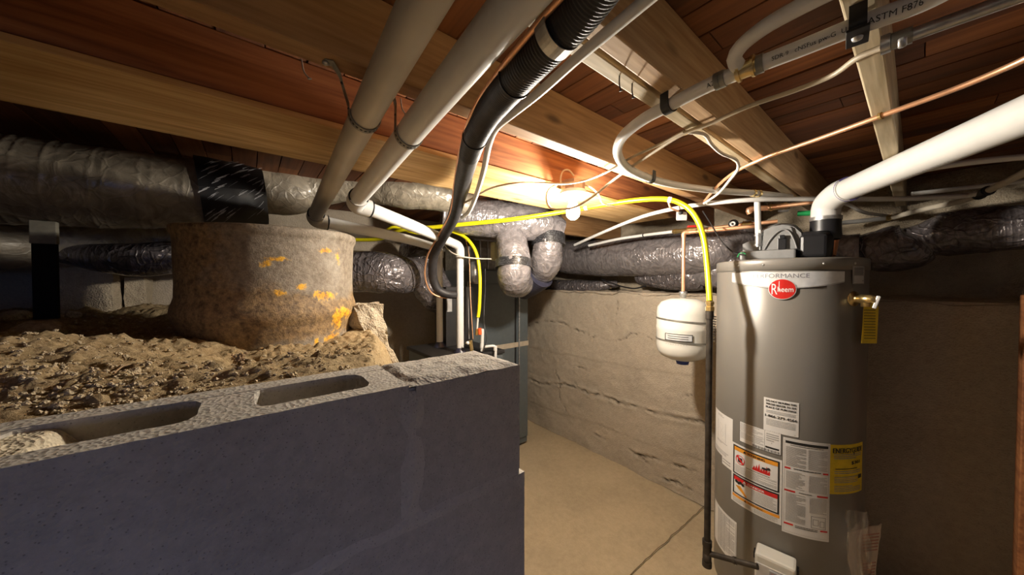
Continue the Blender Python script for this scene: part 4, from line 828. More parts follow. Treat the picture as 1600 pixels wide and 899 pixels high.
def patch(mb, fn, u0, u1, v0, v1, n=14):
    uu, vv = np.meshgrid(np.linspace(u0, u1, n), np.linspace(v0, v1, 2)); A = np.array([[fn(uu[i, j], vv[i, j]) for j in range(n)] for i in range(2)]); mb.grid(A)
fn, _, _ = tcyl(1040, 1082, 520, 535, .004); mb = MB(); patch(mb, fn, 0, 1, 0, 1); sl = O('label', mb, mSilver, et); mb = MB(); fn, _, _ = tcyl(1040, 1082, 520, 535, .0048)
for q in ((0, 1, 0, .09), (0, 1, .91, 1), (0, .03, 0, 1), (.97, 1, 0, 1)): patch(mb, fn, *q)
for k in range(2): patch(mb, fn, .12, .85, .3+.3*k, .38+.3*k)
O('label_print', mb, mInk, sl)
fn, _, _ = tcyl(1040, 1075, 536, 541, .0015); mb = MB()
for k in range(9): patch(mb, fn, .02+.11*k, .09+.11*k, .55, .95, 3); patch(mb, fn, .02+.11*k, .08+.11*k, .0, .35, 3)
O('fine_print', mb, mInkGrey, et)
# copper feed
ZC = P(1073, 364, d=1.86)
cf = T('copper_pipe', 'copper pipe going up from the expansion tank and bending right to the heater', 'pipe', tuple(TC))
O('riser', MB().tube([(TC.x, TC.y, zt_+.035), (TC.x, TC.y, ZC.z-.015)], .0100, 18, .1), mCopper, cf)
O('elbow', MB().tube([(TC.x, TC.y, ZC.z-.03), (TC.x, TC.y, ZC.z-.008), (TC.x+.004, TC.y-.008, ZC.z), (TC.x+.014, TC.y-.028, ZC.z)], .0125, 18, .005), mCopper, cf)
q1 = P(1186, 353, d=1.62); O('run', MB().tube([(TC.x+.008, TC.y-.015, ZC.z), tuple(q1)], .0100, 18, .1), mCopper, cf)
for t0 in (.14, .3): 
    a_ = Vector((TC.x+.008, TC.y-.015, ZC.z)).lerp(q1, t0); b2 = Vector((TC.x+.008, TC.y-.015, ZC.z)).lerp(q1, t0+.02); O('coupling', MB().tube([tuple(a_), tuple(b2)], .0125, 18, .1), mBrass, cf)
c2 = pex('copper_pipe', 'short copper pipe behind the hose, ending at the white-faced valve', [P(1098, 359, d=1.98), P(1135, 354, d=1.9), P(1215, 346, d=1.75)], .0098, mCopper)
fitting(c2, 'coupling', P(1160, 350, d=1.85), P(1175, 349, d=1.82), .0125, mBrass)
gv = T('gauge_valve', 'small black valve with a round white centre above the copper pipe', 'valve', tuple(P(1146, 350, d=1.8)))
dirv = -ray(1146, 350).normalized(); O('cap', MB().lathe(P(1146, 350, d=1.8), [(0, 0), (.024, 0), (.024, .016), (.018, .022), (0, .022)], 24, dirv), mBlack, gv); O('face', MB().lathe(P(1145, 350, d=1.79), [(.005, .020), (.013, .020), (.013, .030), (.005, .030), (.005, .020)], 24, dirv), mPorc, gv)
c3 = T('copper_pipe', 'copper and brass pipe just under the level white line', 'pipe', tuple(P(1200, 326, d=1.75)))
O('elbow', MB().tube([P(1172, 334, d=1.78), P(1170, 328, d=1.78), P(1180, 326, d=1.77), P(1200, 325, d=1.75)], .0140, 16, .01), mCopper, c3)
O('run', MB().tube([P(1198, 325, d=1.75), P(1275, 316, d=1.6)], .0100, 16, .1), mCopper, c3)
fitting(c3, 'ball_valve', P(1200, 325, d=1.75), P(1232, 321, d=1.7), .0150, mBrass)
O('foil_handle', MB().tube([P(1216, 330, d=1.68), P(1232, 329, d=1.66)], .006, 8, .02), mGalv, c3); O('green_sleeve', MB().tube([P(1246, 334, d=1.7), P(1272, 333, d=1.66)], .0130, 14, .1), mGreen, c3, label='green sleeve')
jb = T('junction_bracket', 'white metal bracket plate under the joist beside the yellow hose', 'bracket', tuple(P(1065, 336, d=1.75)))
R_ = Matrix((RT, -FW, Vector((0, 0, 1)))).transposed()
O('plate', MB().box(P(1065, 338, d=1.75), (.055, .006, .045), R_, .001), mSilver, jb); O('orange_wire', MB().tube([P(1044, 315, d=1.7), P(1048, 325, d=1.7), P(1060, 330, d=1.72)], .005, 8, .01), mCopper, jb); O('knob', MB().lathe(P(1063, 333, d=1.735), [(0, 0), (.010, 0), (.010, .01), (0, .01)], 12, -FW), mDark, jb)

# yellow gas hose + iron pipe
GX = P(1109, 480, d=1.47)
yh = T('gas_hose', 'bright yellow corrugated gas hose arching over the room to the black iron pipe', 'hose', (GX.x, GX.y, GX.z))
YP = [P(440, 372, d=2.3), P(520, 374, d=2.3), P(590, 374, d=2.25), P(625, 360, d=2.1), P(680, 355, d=2.05), P(720, 351, d=2.0), P(800, 343, d=1.96), P(880, 331, d=1.92), P(950, 319, d=1.80), P(1005, 312, d=1.70), P(1045, 312, d=1.64), P(1072, 323, d=1.60), P(1090, 345, d=1.56), P(1100, 375, d=1.53), P(1105, 415, d=1.51), (GX.x, GX.y, P(1108, 470, d=1.5).z)]
O('sleeve', MB().tube(YP, .0125, 20, .01), mYellow, yh)
O('brass_nut', MB().lathe((GX.x, GX.y, P(1108, 473, d=1.5).z-.035), [(0, 0), (.019, 0), (.019, .018), (.015, .020), (.015, .028), (.018, .030), (.018, .040), (.0135, .044)], 6, smooth=False), mBrass, yh)
for px, py, d in ((915, 325, 1.86), (1046, 312, 1.64)): ringon(yh, YP, P(px, py, d=d), .0150, .016, mPorc, 'hose_tag')
ip = T('gas_pipe', 'black iron gas pipe standing in front of the water heater', 'pipe', (GX.x, GX.y, 0))
zp = P(1108, 482, d=1.5).z
O('riser', MB().tube([(GX.x, GX.y, zp), (GX.x, GX.y, .30)], .0132, 20, .1), mIron, ip)
O('collar', MB().tube([(GX.x, GX.y, zp+.005), (GX.x, GX.y, zp-.045)], .0165, 20, .1), mIron, ip)
zt2 = P(1116, 862, d=1.5).z
O('tee', MB().tube([(GX.x, GX.y, zt2+.06), (GX.x, GX.y, zt2+.035)], .0195, 20, .1).tube([(GX.x, GX.y, zt2+.04), (GX.x, GX.y, zt2-.04)], .0175, 20, .1).tube([(GX.x, GX.y, zt2-.035), (GX.x, GX.y, zt2-.06)], .0195, 20, .1), mIron, ip)
O('thread_tape', MB().tube([(GX.x, GX.y, zt2+.035), (GX.x, GX.y, zt2+.041)], .0190, 20, .1), mYellow, ip, label='yellow thread tape')
gp = P(1184, 886, d=1.34); O('side_arm', MB().tube([(GX.x, GX.y, zt2), tuple(gp)], .0115, 18, .1), mIron, ip); O('cap', MB().lathe((GX.x, GX.y, .26), [(0, 0), (.018, 0), (.018, .05), (0, .05)], 12), mIron, ip)
a_ = Vector((GX.x, GX.y, zt2)).lerp(gp, .55); b2 = Vector((GX.x, GX.y, zt2)).lerp(gp, .60); O('union', MB().tube([tuple(a_), tuple(b2)], .0145, 12, .1), mIron, ip)
# second yellow hose to furnace
yh2 = T('gas_hose', 'yellow gas hose dropping beside the white drop pipes to the furnace', 'hose', tuple(P(748, 500, d=2.3)))
Y2 = [P(690, 356, d=2.25), P(722, 368, d=2.25), P(737, 382, d=2.24), P(746, 402, d=2.23), P(750, 435, d=2.23), P(749, 480, d=2.23), P(747, 496, d=2.23)]
O('sleeve', MB().tube(Y2, .0115, 16, .01), mYellow, yh2); O('flex_end', MB().tube([P(747, 495, d=2.23), P(745, 522, d=2.23)], .006, 12, .05), mCream, yh2); O('brass_nut', MB().tube([P(746, 514, d=2.23), P(745, 524, d=2.23)], .012, 6, .05), mBrass, yh2)
# ================================================================== LIGHT
lt = T('ceiling_light', 'bare glowing light bulb in a white porcelain holder under the joists', 'light', tuple(BULB))
bz = BULB.z
pb_ = [(0, bz-.034), (.010, bz-.032), (.020, bz-.026), (.027, bz-.016), (.030, bz-.003), (.0295, bz+.008), (.025, bz+.022), (.019, bz+.034), (.0145, bz+.044), (.013, bz+.050), (0, bz+.050)]
O('bulb', MB().lathe((BULB.x, BULB.y, 0), pb_, 20), mBulb, lt)
O('screw_base', MB().lathe((BULB.x, BULB.y, 0), [(.0125, bz+.049), (.0125, bz+.060)], 16), mBrass, lt)
O('lampholder', MB().lathe((BULB.x, BULB.y, 0), [(.013, bz+.052), (.022, bz+.052), (.024, bz+.066), (.030, bz+.072), (.056, bz+.076), (.060, bz+.081), (.058, bz+.092), (.050, bz+.097), (0, bz+.098)], 36), mPorc, lt)
O('octagon_box', MB().lathe((BULB.x, BULB.y, 0), [(0, bz+.096), (.052, bz+.096), (.052, bz+.135), (0, bz+.135)], 8, smooth=False), mCopper if 0 else plain('rusty_junction_box', (.30, .20, .14), .5, .5), lt)

# ================================================================== WATER HEATER
HC = (2.04, .405); HR = .28; HT = E+.098
wh = T('water_heater', 'tall grey cylindrical water heater covered with labels', 'water heater', (HC[0], HC[1], 0))
O('tank', MB().lathe((HC[0], HC[1], 0), [(0, .03), (HR-.004, .03), (HR, .04), (HR, HT-.045), (HR-.002, HT-.042), (0, HT-.042)], 128), mHeater, wh)
O('top_cap', MB().lathe((HC[0], HC[1], 0), [(HR-.004, HT-.050), (HR+.003, HT-.050), (HR+.003, HT-.008), (HR+.001, HT-.003), (HR-.004, HT), (HR-.03, HT+.003), (0, HT+.005)], 128), mHeaterCap, wh)
O('base_ring', MB().lathe((HC[0], HC[1], 0), [(0, 0), (HR-.02, 0), (HR-.02, .035), (0, .035)], 64), mBlack, wh)
def hit(px, py, R=HR):
    r = ray(px, py); ox, oy = -HC[0], -HC[1]; a_ = r.x**2+r.y**2; b2 = ox*r.x+oy*r.y; c2 = ox*ox+oy*oy-R**2; t_ = (-b2-math.sqrt(max(0, b2*b2-a_*c2)))/a_; q = Vector((0, 0, EYE))+r*t_; return math.atan2(q.y-HC[1], q.x-HC[0]), q.z
def lab_fn(px0, px1, z0, z1, off, pyref=600):
    a0, _ = hit(px0, pyref); a1, _ = hit(px1, pyref); da = (a1-a0+PI) % (2*PI)-PI; rr = HR+off
    return (lambda u, v_: (HC[0]+rr*math.cos(a0+da*u), HC[1]+rr*math.sin(a0+da*u), z0+(z1-z0)*v_)), abs(da)*HR, z1-z0
def zof(px, py): return hit(px, py)[1]
class Lab:
    def __init__(s, px0, px1, z0, z1, mat, name, off=.0006, border=None):
        s.a = (px0, px1, z0, z1); s.off = off; fn, s.w, s.h = lab_fn(px0, px1, z0, z1, off); mb = MB(); patch(mb, fn, 0, 1, 0, 1, 24); s.o = O(name, mb, mat, wh)
        s.m = {}
    def fn(s, k=1): return lab_fn(*s.a, s.off+.0006*k)[0]
    def mb(s, mat, k=1):
        key = (mat.name, k)
        if key not in s.m: s.m[key] = MB()
        return s.m[key]
    def rect(s, mat, u0, u1, v0, v1, k=1): patch(s.mb(mat, k), s.fn(k), u0, u1, v0, v1, max(2, int((u1-u0)*20)+2)); return s
    def frame(s, mat, u0, u1, v0, v1, t, k=1):
        tu = t/s.w; tv = t/s.h; s.rect(mat, u0, u1, v0, v0+tv, k).rect(mat, u0, u1, v1-tv, v1, k).rect(mat, u0, u0+tu, v0, v1, k).rect(mat, u1-tu, u1, v0, v1, k); return s
    def text(s, mat, st_, u, v_, wu, hv, k=2, bold=0):
        fn = s.fn(k); put_text(s.mb(mat, k), st_, lambda a_, c_: fn(u+a_, v_+c_), width=wu, height=hv, bold=bold); return s
    def lines(s, mat, u0, u1, v0, v1, n, k=1, th=.42):
        for i in range(n):
            vv = v1-(i+.5)*(v1-v0)/n; t_ = (v1-v0)/n*th/2; e = u1 if rng.rand() < .7 else u0+(u1-u0)*(.5+.45*rng.rand()); x_ = u0
            while x_ < e-.004:
                w_ = min(e-x_, (u1-u0)*(.04+.12*rng.rand())); s.rect(mat, x_, x_+w_*.93, vv-t_, vv+t_, k); x_ += w_
        return s
    def done(s, names=None):
        for i, ((mn, k), mb) in enumerate(s.m.items()): O('label_print', mb, bpy.data.materials[mn], s.o)
# name band
fn, wB, hB = lab_fn(1145, 1318, zof(1230, 441), zof(1230, 425), .0042, 440); mb = MB(); uu = np.linspace(0, 1, 41); A = [[fn(u, 1) for u in uu], [fn(u, -.62*(1-(2*u-1)**2)) for u in uu]]; mb.grid(np.array(A))
nb = O('name_band', mb, mSilver, wh, label='silver name band'); nbw = wB
fn, wB, hB = lab_fn(1145, 1318, zof(1230, 441), zof(1230, 425), .0050, 440); mb = MB(); put_text(mb, 'PERFORMANCE', lambda a, c: fn(.475+a, .62+c), width=.46, height=.42); O('lettering', mb, plain('grey_lettering', (.22, .22, .24), .4), nb)
mb = MB(); A = [[fn(u, -.62*(1-(2*u-1)**2)+.10) for u in uu], [fn(u, -.62*(1-(2*u-1)**2)+.03) for u in uu]]; mb.grid(np.array(A)); O('edge_line', mb, mInkGrey, nb)
a0, _ = hit(1222, 452); zc = zof(1222, 452); rr = HR+.006; ew, eh = .043, .0415
def ov(u, v_, off=0): return (HC[0]+(rr+off)*math.cos(a0+u/HR), HC[1]+(rr+off)*math.sin(a0+u/HR), zc+v_)
for nm, k, mt, off in (('badge_rim', 1.06, mSilver, 0), ('badge', 1.0, mRed, .0006)):
    mb = MB(); a = np.linspace(0, 2*PI, 49); mb.grid(np.array([[ov(.001*math.cos(q), .001*math.sin(q), off) for q in a], [ov(ew*k*math.cos(q), eh*k*math.sin(q), off) for q in a]])); bd = O(nm, mb, mt, wh if nm == 'badge_rim' else bd)
mb = MB(); put_text(mb, 'R', lambda a, c: ov(-.0245+a, .000+c, .0012), width=.019, height=.045); put_text(mb, 'heem', lambda a, c: ov(.011+a, -.001+c, .0012), width=.050, height=.022)
mb.grid(np.array([[ov(-.0105, -.009, .0012), ov(-.0085, -.009, .0012)], [ov(-.0105, .034, .0012), ov(-.0085, .034, .0012)]]))
bk = bd; bd2 = O('badge_lettering', mb, mPaper, wh)
L = Lab(1327, 1345, zof(1336, 444), zof(1336, 416), mInkGrey, 'small_label', .0042); L.lines(mInk, .12, .88, .5, .92, 5).lines(mPaper, .1, .9, .06, .45, 5); L.done()
# return notice
z1, z0 = zof(1222, 626), zof(1222, 679); L = Lab(1194, 1249, z0, z1, mPaper, 'return_notice', .0014)
for i, s_ in enumerate(('DO NOT RETURN THIS', 'WATER HEATER TO THE', 'PLACE OF PURCHASE')): L.text(mInk, s_, .5, .92-.095*i, .86, .058, bold=.004)
L.lines(mInkGrey, .08, .92, .55, .65, 3); L.text(mInk, '1-866-279-4566', .5, .47, .9, .075, bold=.005); L.lines(mInkGrey, .08, .92, .18, .38, 5); L.text(mInkGrey, '-', .9, .05, .04, .01); L.done()
# data plate
L = Lab(1157, 1222, zof(1190, 703), zof(1190, 670), mPaper, 'data_plate', .0008); L.frame(mInk, 0, 1, 0, 1, .0012).lines(mInkGrey, .03, .6, .55, .95, 8).lines(mInkGrey, .03, .38, .2, .5, 6).lines(mInkGrey, .42, .62, .2, .5, 4)
L.rect(mInk, .64, .645, 0, 1).rect(mInk, 0, .64, .52, .527).rect(mInk, .40, .405, 0, .52).rect(mInk, .66, .96, .18, .26)
for k in range(26): L.rect(mInk, .36+.024*k, .36+.024*k+(.008 if k % 3 else .015), .03, .13)
L.lines(mInkGrey, .68, .95, .5, .9, 4); L.text(mInk, 'A', .8, .45, .02, .06); L.done()
# warning sheet
z1 = zof(1262, 690); z0 = zof(1262, 842); L = Lab(1225, 1299, z0, z1, mPaper, 'instruction_sheet', .0010)
L.frame(mInkGrey, .03, .97, .02, .985, .0008); L.rect(mInk, .05, .95, .945, .972).lines(mInk, .15, .85, .925, .938, 1).lines(mInkGrey, .06, .48, .71, .915, 22).lines(mInkGrey, .52, .94, .71, .915, 22)
for v_, a_, b2 in ((.685, .15, .84), (.45, .28, .72), (.25, .25, .22), (.10, .24, .80)):
    L.rect(mInkRed, .04, max(.16, .04+a_*.8), v_-.007, v_+.010).rect(mInkRed, b2 if b2 > .5 else .8, .96, v_-.007, v_+.010) if v_ != .25 else None
L.lines(mInk, .22, .80, .68, .70, 1).lines(mInkGrey, .07, .46, .48, .66, 16).lines(mInkGrey, .54, .94, .48, .65, 15).lines(mInk, .34, .66, .445, .46, 1).lines(mInkGrey, .07, .48, .13, .43, 26).lines(mInkGrey, .56, .94, .27, .43, 12).lines(mInk, .27, .75, .08, .11, 2)
L.frame(mInk, .60, .92, .12, .24, .0012).frame(mInk, .64, .76, .15, .21, .0012).frame(mInk, .79, .89, .14, .20, .0012); L.done()
z1 = zof(1185, 708); z0 = zof(1185, 806); L = Lab(1145, 1224, z0, z1, mPaper, 'warning_sheet', .0011)
def panel(v0, v1, colr, word):
    L.frame(mInk, .05, .96, v0, v1, .0056, 2); L.rect(colr, .07, .94, v1-.085, v1-.022); L.text(mInk if colr is mInkOrange else mPaper, word, .5, v1-.053, .42, .036, 3, bold=.003)
panel(.49, .97, mInkOrange, '\u25B2 WARNING'); L.rect(mInkRed, .48, .80, .70, .73)
for k in range(7): 
    fnk = L.fn(2); u = .49+.045*k; mbf = L.mb(mInkRed, 2); mbf.add([fnk(u, .725), fnk(u+.05, .725), fnk(u+.03, .725+.05+.03*(k % 3))], [(0, 1, 2)])
def disc(mat, u, v_, r, k, r0=0):
    fnk = L.fn(k); a = np.linspace(0, 2*PI, 25); L.mb(mat, k).grid(np.array([[fnk(u+r0*math.cos(q)/L.w, v_+r0*math.sin(q)/L.h) for q in a], [fnk(u+r*math.cos(q)/L.w, v_+r*math.sin(q)/L.h) for q in a]]))
disc(mInkRed, .22, .755, .021, 3, .018); L.rect(mInk, .17, .27, .71, .79, 2); fnk = L.fn(3); L.mb(mInkRed, 3).add([fnk(.13, .80), fnk(.16, .82), fnk(.31, .71), fnk(.28, .69)], [(0, 1, 2, 3)])
disc(mInk, .78, .80, .006, 3); L.rect(mInk, .66, .76, .77, .80, 3); L.lines(mInk, .35, .80, .665, .685, 1).lines(mInkGrey, .10, .92, .53, .655, 8)
panel(.155, .47, mInkRed, '\u25B2 DANGER')
for q in ((.14, .37), (.19, .36), (.24, .375), (.29, .36)): disc(mInk, q[0], q[1], .007, 3)
fnk = L.fn(3); L.mb(mInkOrange, 3).add([fnk(.12, .30), fnk(.24, .32), fnk(.38, .20), fnk(.36, .18), fnk(.20, .26)], [(0, 1, 2, 3, 4)]); L.lines(mInkGrey, .46, .92, .19, .37, 12)
L.rect(mInkOrange, .04, .97, .095, .14); L.text(mInk, '\u25B2 WARNING', .5, .117, .36, .03, 3); L.lines(mInkGrey, .05, .46, .015, .085, 5).lines(mInkGrey, .52, .94, .015, .085, 5); L.done()
# energy label
z1 = zof(1324, 695); z0 = zof(1324, 772); L = Lab(1299, 1349, z0, z1, mEGuide, 'energy_label', .0009); L.text(mInk, 'ENERGYGUIDE', .5, .88, .88, .10, bold=.006); L.rect(mInk, .62, .65, .78, .84); 
L.lines(mInkGrey, .08, .92, .70, .82, 3).text(mInk, '$301', .7, .62, .3, .075, bold=.006); L.rect(mInk, .12, .75, .50, .515); L.lines(mInkGrey, .1, .9, .40, .48, 2).lines(mInkGrey, .1, .78, .22, .36, 4).rect(mInk, .80, .95, .28, .36).lines(mInkGrey, .1, .9, .04, .18, 4); L.done()
# wiring diagram on the left flank
L = Lab(1119.5, 1146, zof(1135, 718), zof(1135, 650), mPaper, 'wiring_label', .0010)
for k in range(3): disc(mInkGrey, .5+.05*k, .68-.16*k, .016-.003*k, 2, .0155-.003*k)
L.lines(mInkGrey, .3, .7, .90, .96, 2).lines(mInkGrey, .25, .8, .28, .34, 2).lines(mInkGrey, .1, .9, .04, .14, 3).rect(mInkGrey, .3, .31, .3, .8).rect(mInkGrey, .72, .73, .35, .8); L.done()
L = Lab(1130, 1145, zof(1138, 732), zof(1138, 718), mPaper, 'label_strip', .0008); L.lines(mInkGrey, .1, .9, .2, .8, 2); L.done()
L = Lab(1120, 1154, zof(1138, 872), zof(1138, 806), mPaper, 'parts_label', .0010); L.lines(mInkGrey, .30, .95, .06, .94, 26); 
for q in (.28, .45, .6, .78, .97): L.rect(mInkGrey, q, q+.012, .05, .95)
L.done()
# screws on the cap
for px in (1155, 1193, 1287, 1335):
    a_, z_ = hit(px, 414); O('screw_head', MB().lathe((HC[0]+(HR+.003)*math.cos(a_), HC[1]+(HR+.003)*math.sin(a_), E+.073), [(0, .003), (.004, .002), (.005, 0)], 10, (math.cos(a_), math.sin(a_), 0)), mGalv, wh)
# hood and blower on top
hv = Vector((-HC[0], -HC[1], 0)).normalized(); hu = Vector((-hv.y, hv.x, 0)); 
if hu.dot(RT) < 0: hu = -hu
def HL(u, v_, z): return Vector((HC[0], HC[1], HT))+hu*u+hv*v_+Vector((0, 0, z))
RH = Matrix((hu, hv, Vector((0, 0, 1)))).transposed()
if RH.determinant() < 0: RH = Matrix((-hu, hv, Vector((0, 0, 1)))).transposed()
mb = MB().box(HL(-.065, .04, .025), (.205, .25, .044), RH, .008); O('hood_base', mb, mGreyPlastic, wh)
mb = MB(); poly = [(-.16, .047), (-.16, .085), (-.135, .098), (-.10, .100), (-.085, .135), (-.05, .160), (-.01, .165), (.03, .150), (.055, .12), (.06, .047)]
mb.prism(poly, HL(0, .12, 0), hu, Vector((0, 0, 1)), -.20 if hu.cross(Vector((0, 0, 1))).dot(hv) > 0 else .20)
O('hood', mb, mGreyPlastic, wh)
sgn = 1 if hu.cross(Vector((0, 0, 1))).dot(hv) > 0 else -1
mb = MB(); poly = [(-.085, .050), (-.078, .145), (-.060, .152), (.010, .152), (.020, .145), (.045, .050)]; mb.prism(poly, HL(0, .118, 0), hu, Vector((0, 0, 1)), sgn*.014)
O('hood_front', mb, mGreyPlastic, wh)
arc = [HL(-.075, .134, .052), HL(-.055, .136, .095), HL(-.030, .137, .128), (HL(-.005, .137, .140)), HL(.015, .137, .125), HL(.030, .136, .09), HL(.040, .134, .052)]
O('hood_rib', MB().tube(arc, .0035, 8, .01), mGreyPlastic, wh)
O('hood_bracket', MB().box(HL(-.012, .140, .075), (.032, .012, .055), RH, .003).box(HL(-.012, .146, .105), (.022, .012, .018), RH, .003), mBlack, wh)
O('hood_edge', MB().box(HL(-.092, .13, .10), (.004, .012, .095), RH), mSilver, wh)
O('hood_dome', MB().lathe(HL(-.02, -.02, .10), [(.085, 0), (.085, .03), (.08, .05), (.06, .075), (.03, .086), (0, .088)], 32), mGreyPlastic, wh)
O('blower', MB().lathe(HL(.095, .065, .004), [(.062, 0), (.066, .02), (.070, .06), (.070, .10), (.060, .12), (0, .12)], 36).box(HL(.095, .10, .06), (.09, .08, .10), RH, .012), mBlack, wh)
vc = Vector((V0.x, V0.y, 0)); O('outlet_collar', MB().lathe((V0.x, V0.y, HT+.09), [(.05, 0), (.055, .02), (.053, .05), (.053, V0.z-.02-HT-.09)], 32), mBlack, wh)
O('copper_connector', MB().tube([P(1308, 368, d=1.55), P(1306, 382, d=1.52), P(1302, 400, d=1.5)], .009, 12, .02), mCopper, wh)
O('power_cord', MB().tube([P(1098, 330, d=1.75), P(1112, 352, d=1.7), P(1128, 378, d=1.6), P(1148, 396, d=1.52), P(1165, 399, d=1.48)], .0035, 8, .02), mDark, wh, label='grey power cord')
O('wire_ends', MB().tube([P(1152, 402, d=1.5), P(1156, 396, d=1.5), P(1163, 396, d=1.49), P(1166, 400, d=1.48)], .0018, 6, .005), mGreen, wh)
# T&P valve
a_, z_ = hit(1334, 467); rad = Vector((math.cos(a_), math.sin(a_), 0)); tp0 = Vector((HC[0], HC[1], z_))+rad*HR
O('relief_valve', MB().lathe(tp0, [(.030, -.002), (.030, .003), (.014, .004), (.014, .02), (.018, .022), (.018, .055), (.014, .06), (.014, .07), (0, .07)], 18, rad), mBrass, wh)
O('valve_outlet', MB().lathe(tp0+rad*.038+Vector((0, 0, -.03)), [(0, 0), (.013, 0), (.013, .03)], 14), mBrass, wh)
lv = tp0+rad*.072; O('valve_lever', MB().box(lv+Vector((0, 0, -.010)), (.010, .012, .050), Matrix.Rotation(.25, 3, 'X'), .003), mSilver, wh)
tagc0 = P(1350, 472, d=1.40); tagc1 = P(1371, 476, d=1.40); tb0 = P(1346, 537, d=1.31); tb1 = P(1370, 537, d=1.31); ttop = P(1358, 470, d=1.40)
def tagmesh(pts, off, th=.0008):
    c_ = -FW*off; n = len(pts); v_ = [tuple(q+c_) for q in pts]+[tuple(q+c_+FW*th) for q in pts]; return MB().add(v_, [tuple(range(n)), tuple(range(2*n-1, n-1, -1))]+[(i, (i+1) % n, n+(i+1) % n, n+i) for i in range(n)])
tg = O('valve_tag', tagmesh([P(1350, 473, d=1.31), P(1357, 468, d=1.31), P(1366, 470, d=1.31), P(1373, 480, d=1.31), tb1, tb0], 0), mEGuide, wh, label='yellow hanging tag')
mb = MB()
for k in range(11):
    y0 = 484+k*4.4; mb.add([tuple(P(1350, y0, d=1.308)), tuple(P(1368, y0+.3, d=1.308)), tuple(P(1368, y0+2, d=1.308)), tuple(P(1350, y0+1.7, d=1.308))], [(0, 1, 2, 3)])
O('tag_print', mb, plain('tag_ink', (.30, .22, .02), .6), tg)
# gas control box
ga, _ = hit(1213, 880); gz_ = zof(1213, 852); gr = Vector((math.cos(ga), math.sin(ga), 0)); gt = Vector((-gr.y, gr.x, 0)); gc = Vector((HC[0], HC[1], 0))+gr*(HR+.045)
RG = Matrix((gt, gr, Vector((0, 0, 1)))).transposed()
if RG.determinant() < 0: RG = Matrix((-gt, gr, Vector((0, 0, 1)))).transposed()
zt3 = P(1213, 864, d=1.27).z-.10
gb = O('gas_control', MB().box((gc.x, gc.y, zt3-.07), (.135, .085, .14), RG, .010), mCream, wh, label='white gas control box')
O('control_face', MB().box((gc.x+gr.x*.044, gc.y+gr.y*.044, zt3-.085), (.125, .006, .10), RG, .002), plain('pale_grey_plastic', (.55, .53, .50), .4), gb)
O('control_button', MB().box((gc.x+gr.x*.049, gc.y+gr.y*.049, zt3-.062), (.038, .010, .042), RG, .004), plain('grey_bezel', (.35, .34, .33), .4), gb); O('red_switch', MB().box((gc.x+gr.x*.054, gc.y+gr.y*.054, zt3-.064), (.020, .010, .022), RG, .003), mRed, gb)
O('side_clip', MB().box((gc.x-gt.x*.07, gc.y-gt.y*.07, zt3-.03), (.01, .03, .03), RG, .003).box((gc.x+gt.x*.07, gc.y+gt.y*.07, zt3-.03), (.01, .03, .03), RG, .003), mBlack, gb)
# white louvre strip seen left of the tank
a = P(1116, 495, d=1.85); mb = MB()
for k in range(11): mb.box((a.x, a.y, a.z-.014*k), (.008, .022, .007), R_, .001)
O('hanger_strap', mb, mSilver, label='white slotted strip showing between the expansion tank and the heater', cat='strap')
# document bag
bag = T('document_pouch', 'clear plastic pouch of papers hanging on the right side of the water heater', 'pouch', tuple(P(1345, 880, d=1.42)))
def sheet(pts_rows, mat, name, par, n=14, wob=.003, seed=3):
    A = np.zeros((n, n, 3))
    TL, TR, BL, BR = [np.array(tuple(q)) for q in pts_rows]
    for i in range(n):
        for j in range(n):
            u, v_ = j/(n-1), i/(n-1); q = (TL*(1-u)+TR*u)*(1-v_)+(BL*(1-u)+BR*u)*v_; A[i, j] = q+np.array(FW)*wob*float(fbm(np.array([u*3, v_*3, seed]), 3, seed))-np.array(FW)*.012*math.sin(PI*u)
    mb = MB().grid(A); mb.grid(A+np.array(FW)*.003); return O(name, mb, mat, par)
pp = sheet([P(1324, 832, d=1.26), P(1378, 818, d=1.36), P(1334, 960, d=1.26), P(1364, 960, d=1.34)], plain('cream_paper', (.72, .62, .52), .7), 'papers', bag, wob=.008)
mb = MB()
for k in range(16):
    y0 = 836+k*5; x0 = 1346+rng.rand()*4; mb.add([tuple(P(x0, y0, d=1.275)), tuple(P(1374-k*.6, y0-3, d=1.315)), tuple(P(1374-k*.6, y0-1, d=1.315)), tuple(P(x0, y0+2, d=1.275))], [(0, 1, 2, 3)]) if k not in (6, 7, 8) else None
O('paper_print', mb, plain('rust_ink', (.50, .22, .16), .6), pp)
sheet([P(1320, 797, d=1.245), P(1352, 795, d=1.27), P(1332, 960, d=1.245), P(1366, 960, d=1.29)], mClear, 'plastic_sleeve', bag, wob=.012, seed=8)

# ================================================================== FURNACE
fx0, fx1, fy0, fy1 = 1.42, 2.06, 2.32, 2.82
fu = T('furnace', 'tall dark grey-green furnace cabinet standing at the back of the passage', 'furnace', ((fx0+fx1)/2, (fy0+fy1)/2, 0))
O('cabinet', MB().bx(fx0, fx1, fy0, fy1, .02, E+.10, .006), mFurnace, fu)
O('door_panel', MB().bx(fx0+.01, P(803, 500, y=fy0).x, fy0-.012, fy0, .08, E-.02, .003), mFurnace, fu)
O('side_panel', MB().bx(P(806, 500, y=fy0).x, fx1-.005, fy0-.012, fy0, .08, E-.02, .003), mFurnace, fu)
O('panel_gap', MB().bx(P(803, 500, y=fy0).x, P(806, 500, y=fy0).x, fy0-.004, fy0, .08, E-.02), mBlack, fu)
zt4 = P(790, 541, y=fy0).z; O('tape_strip', MB().bx(fx0+.02, fx1+.001, fy0-.0145, fy0-.012, zt4-.022, zt4+.022), mTape, fu, label='tan tape strip across the front')
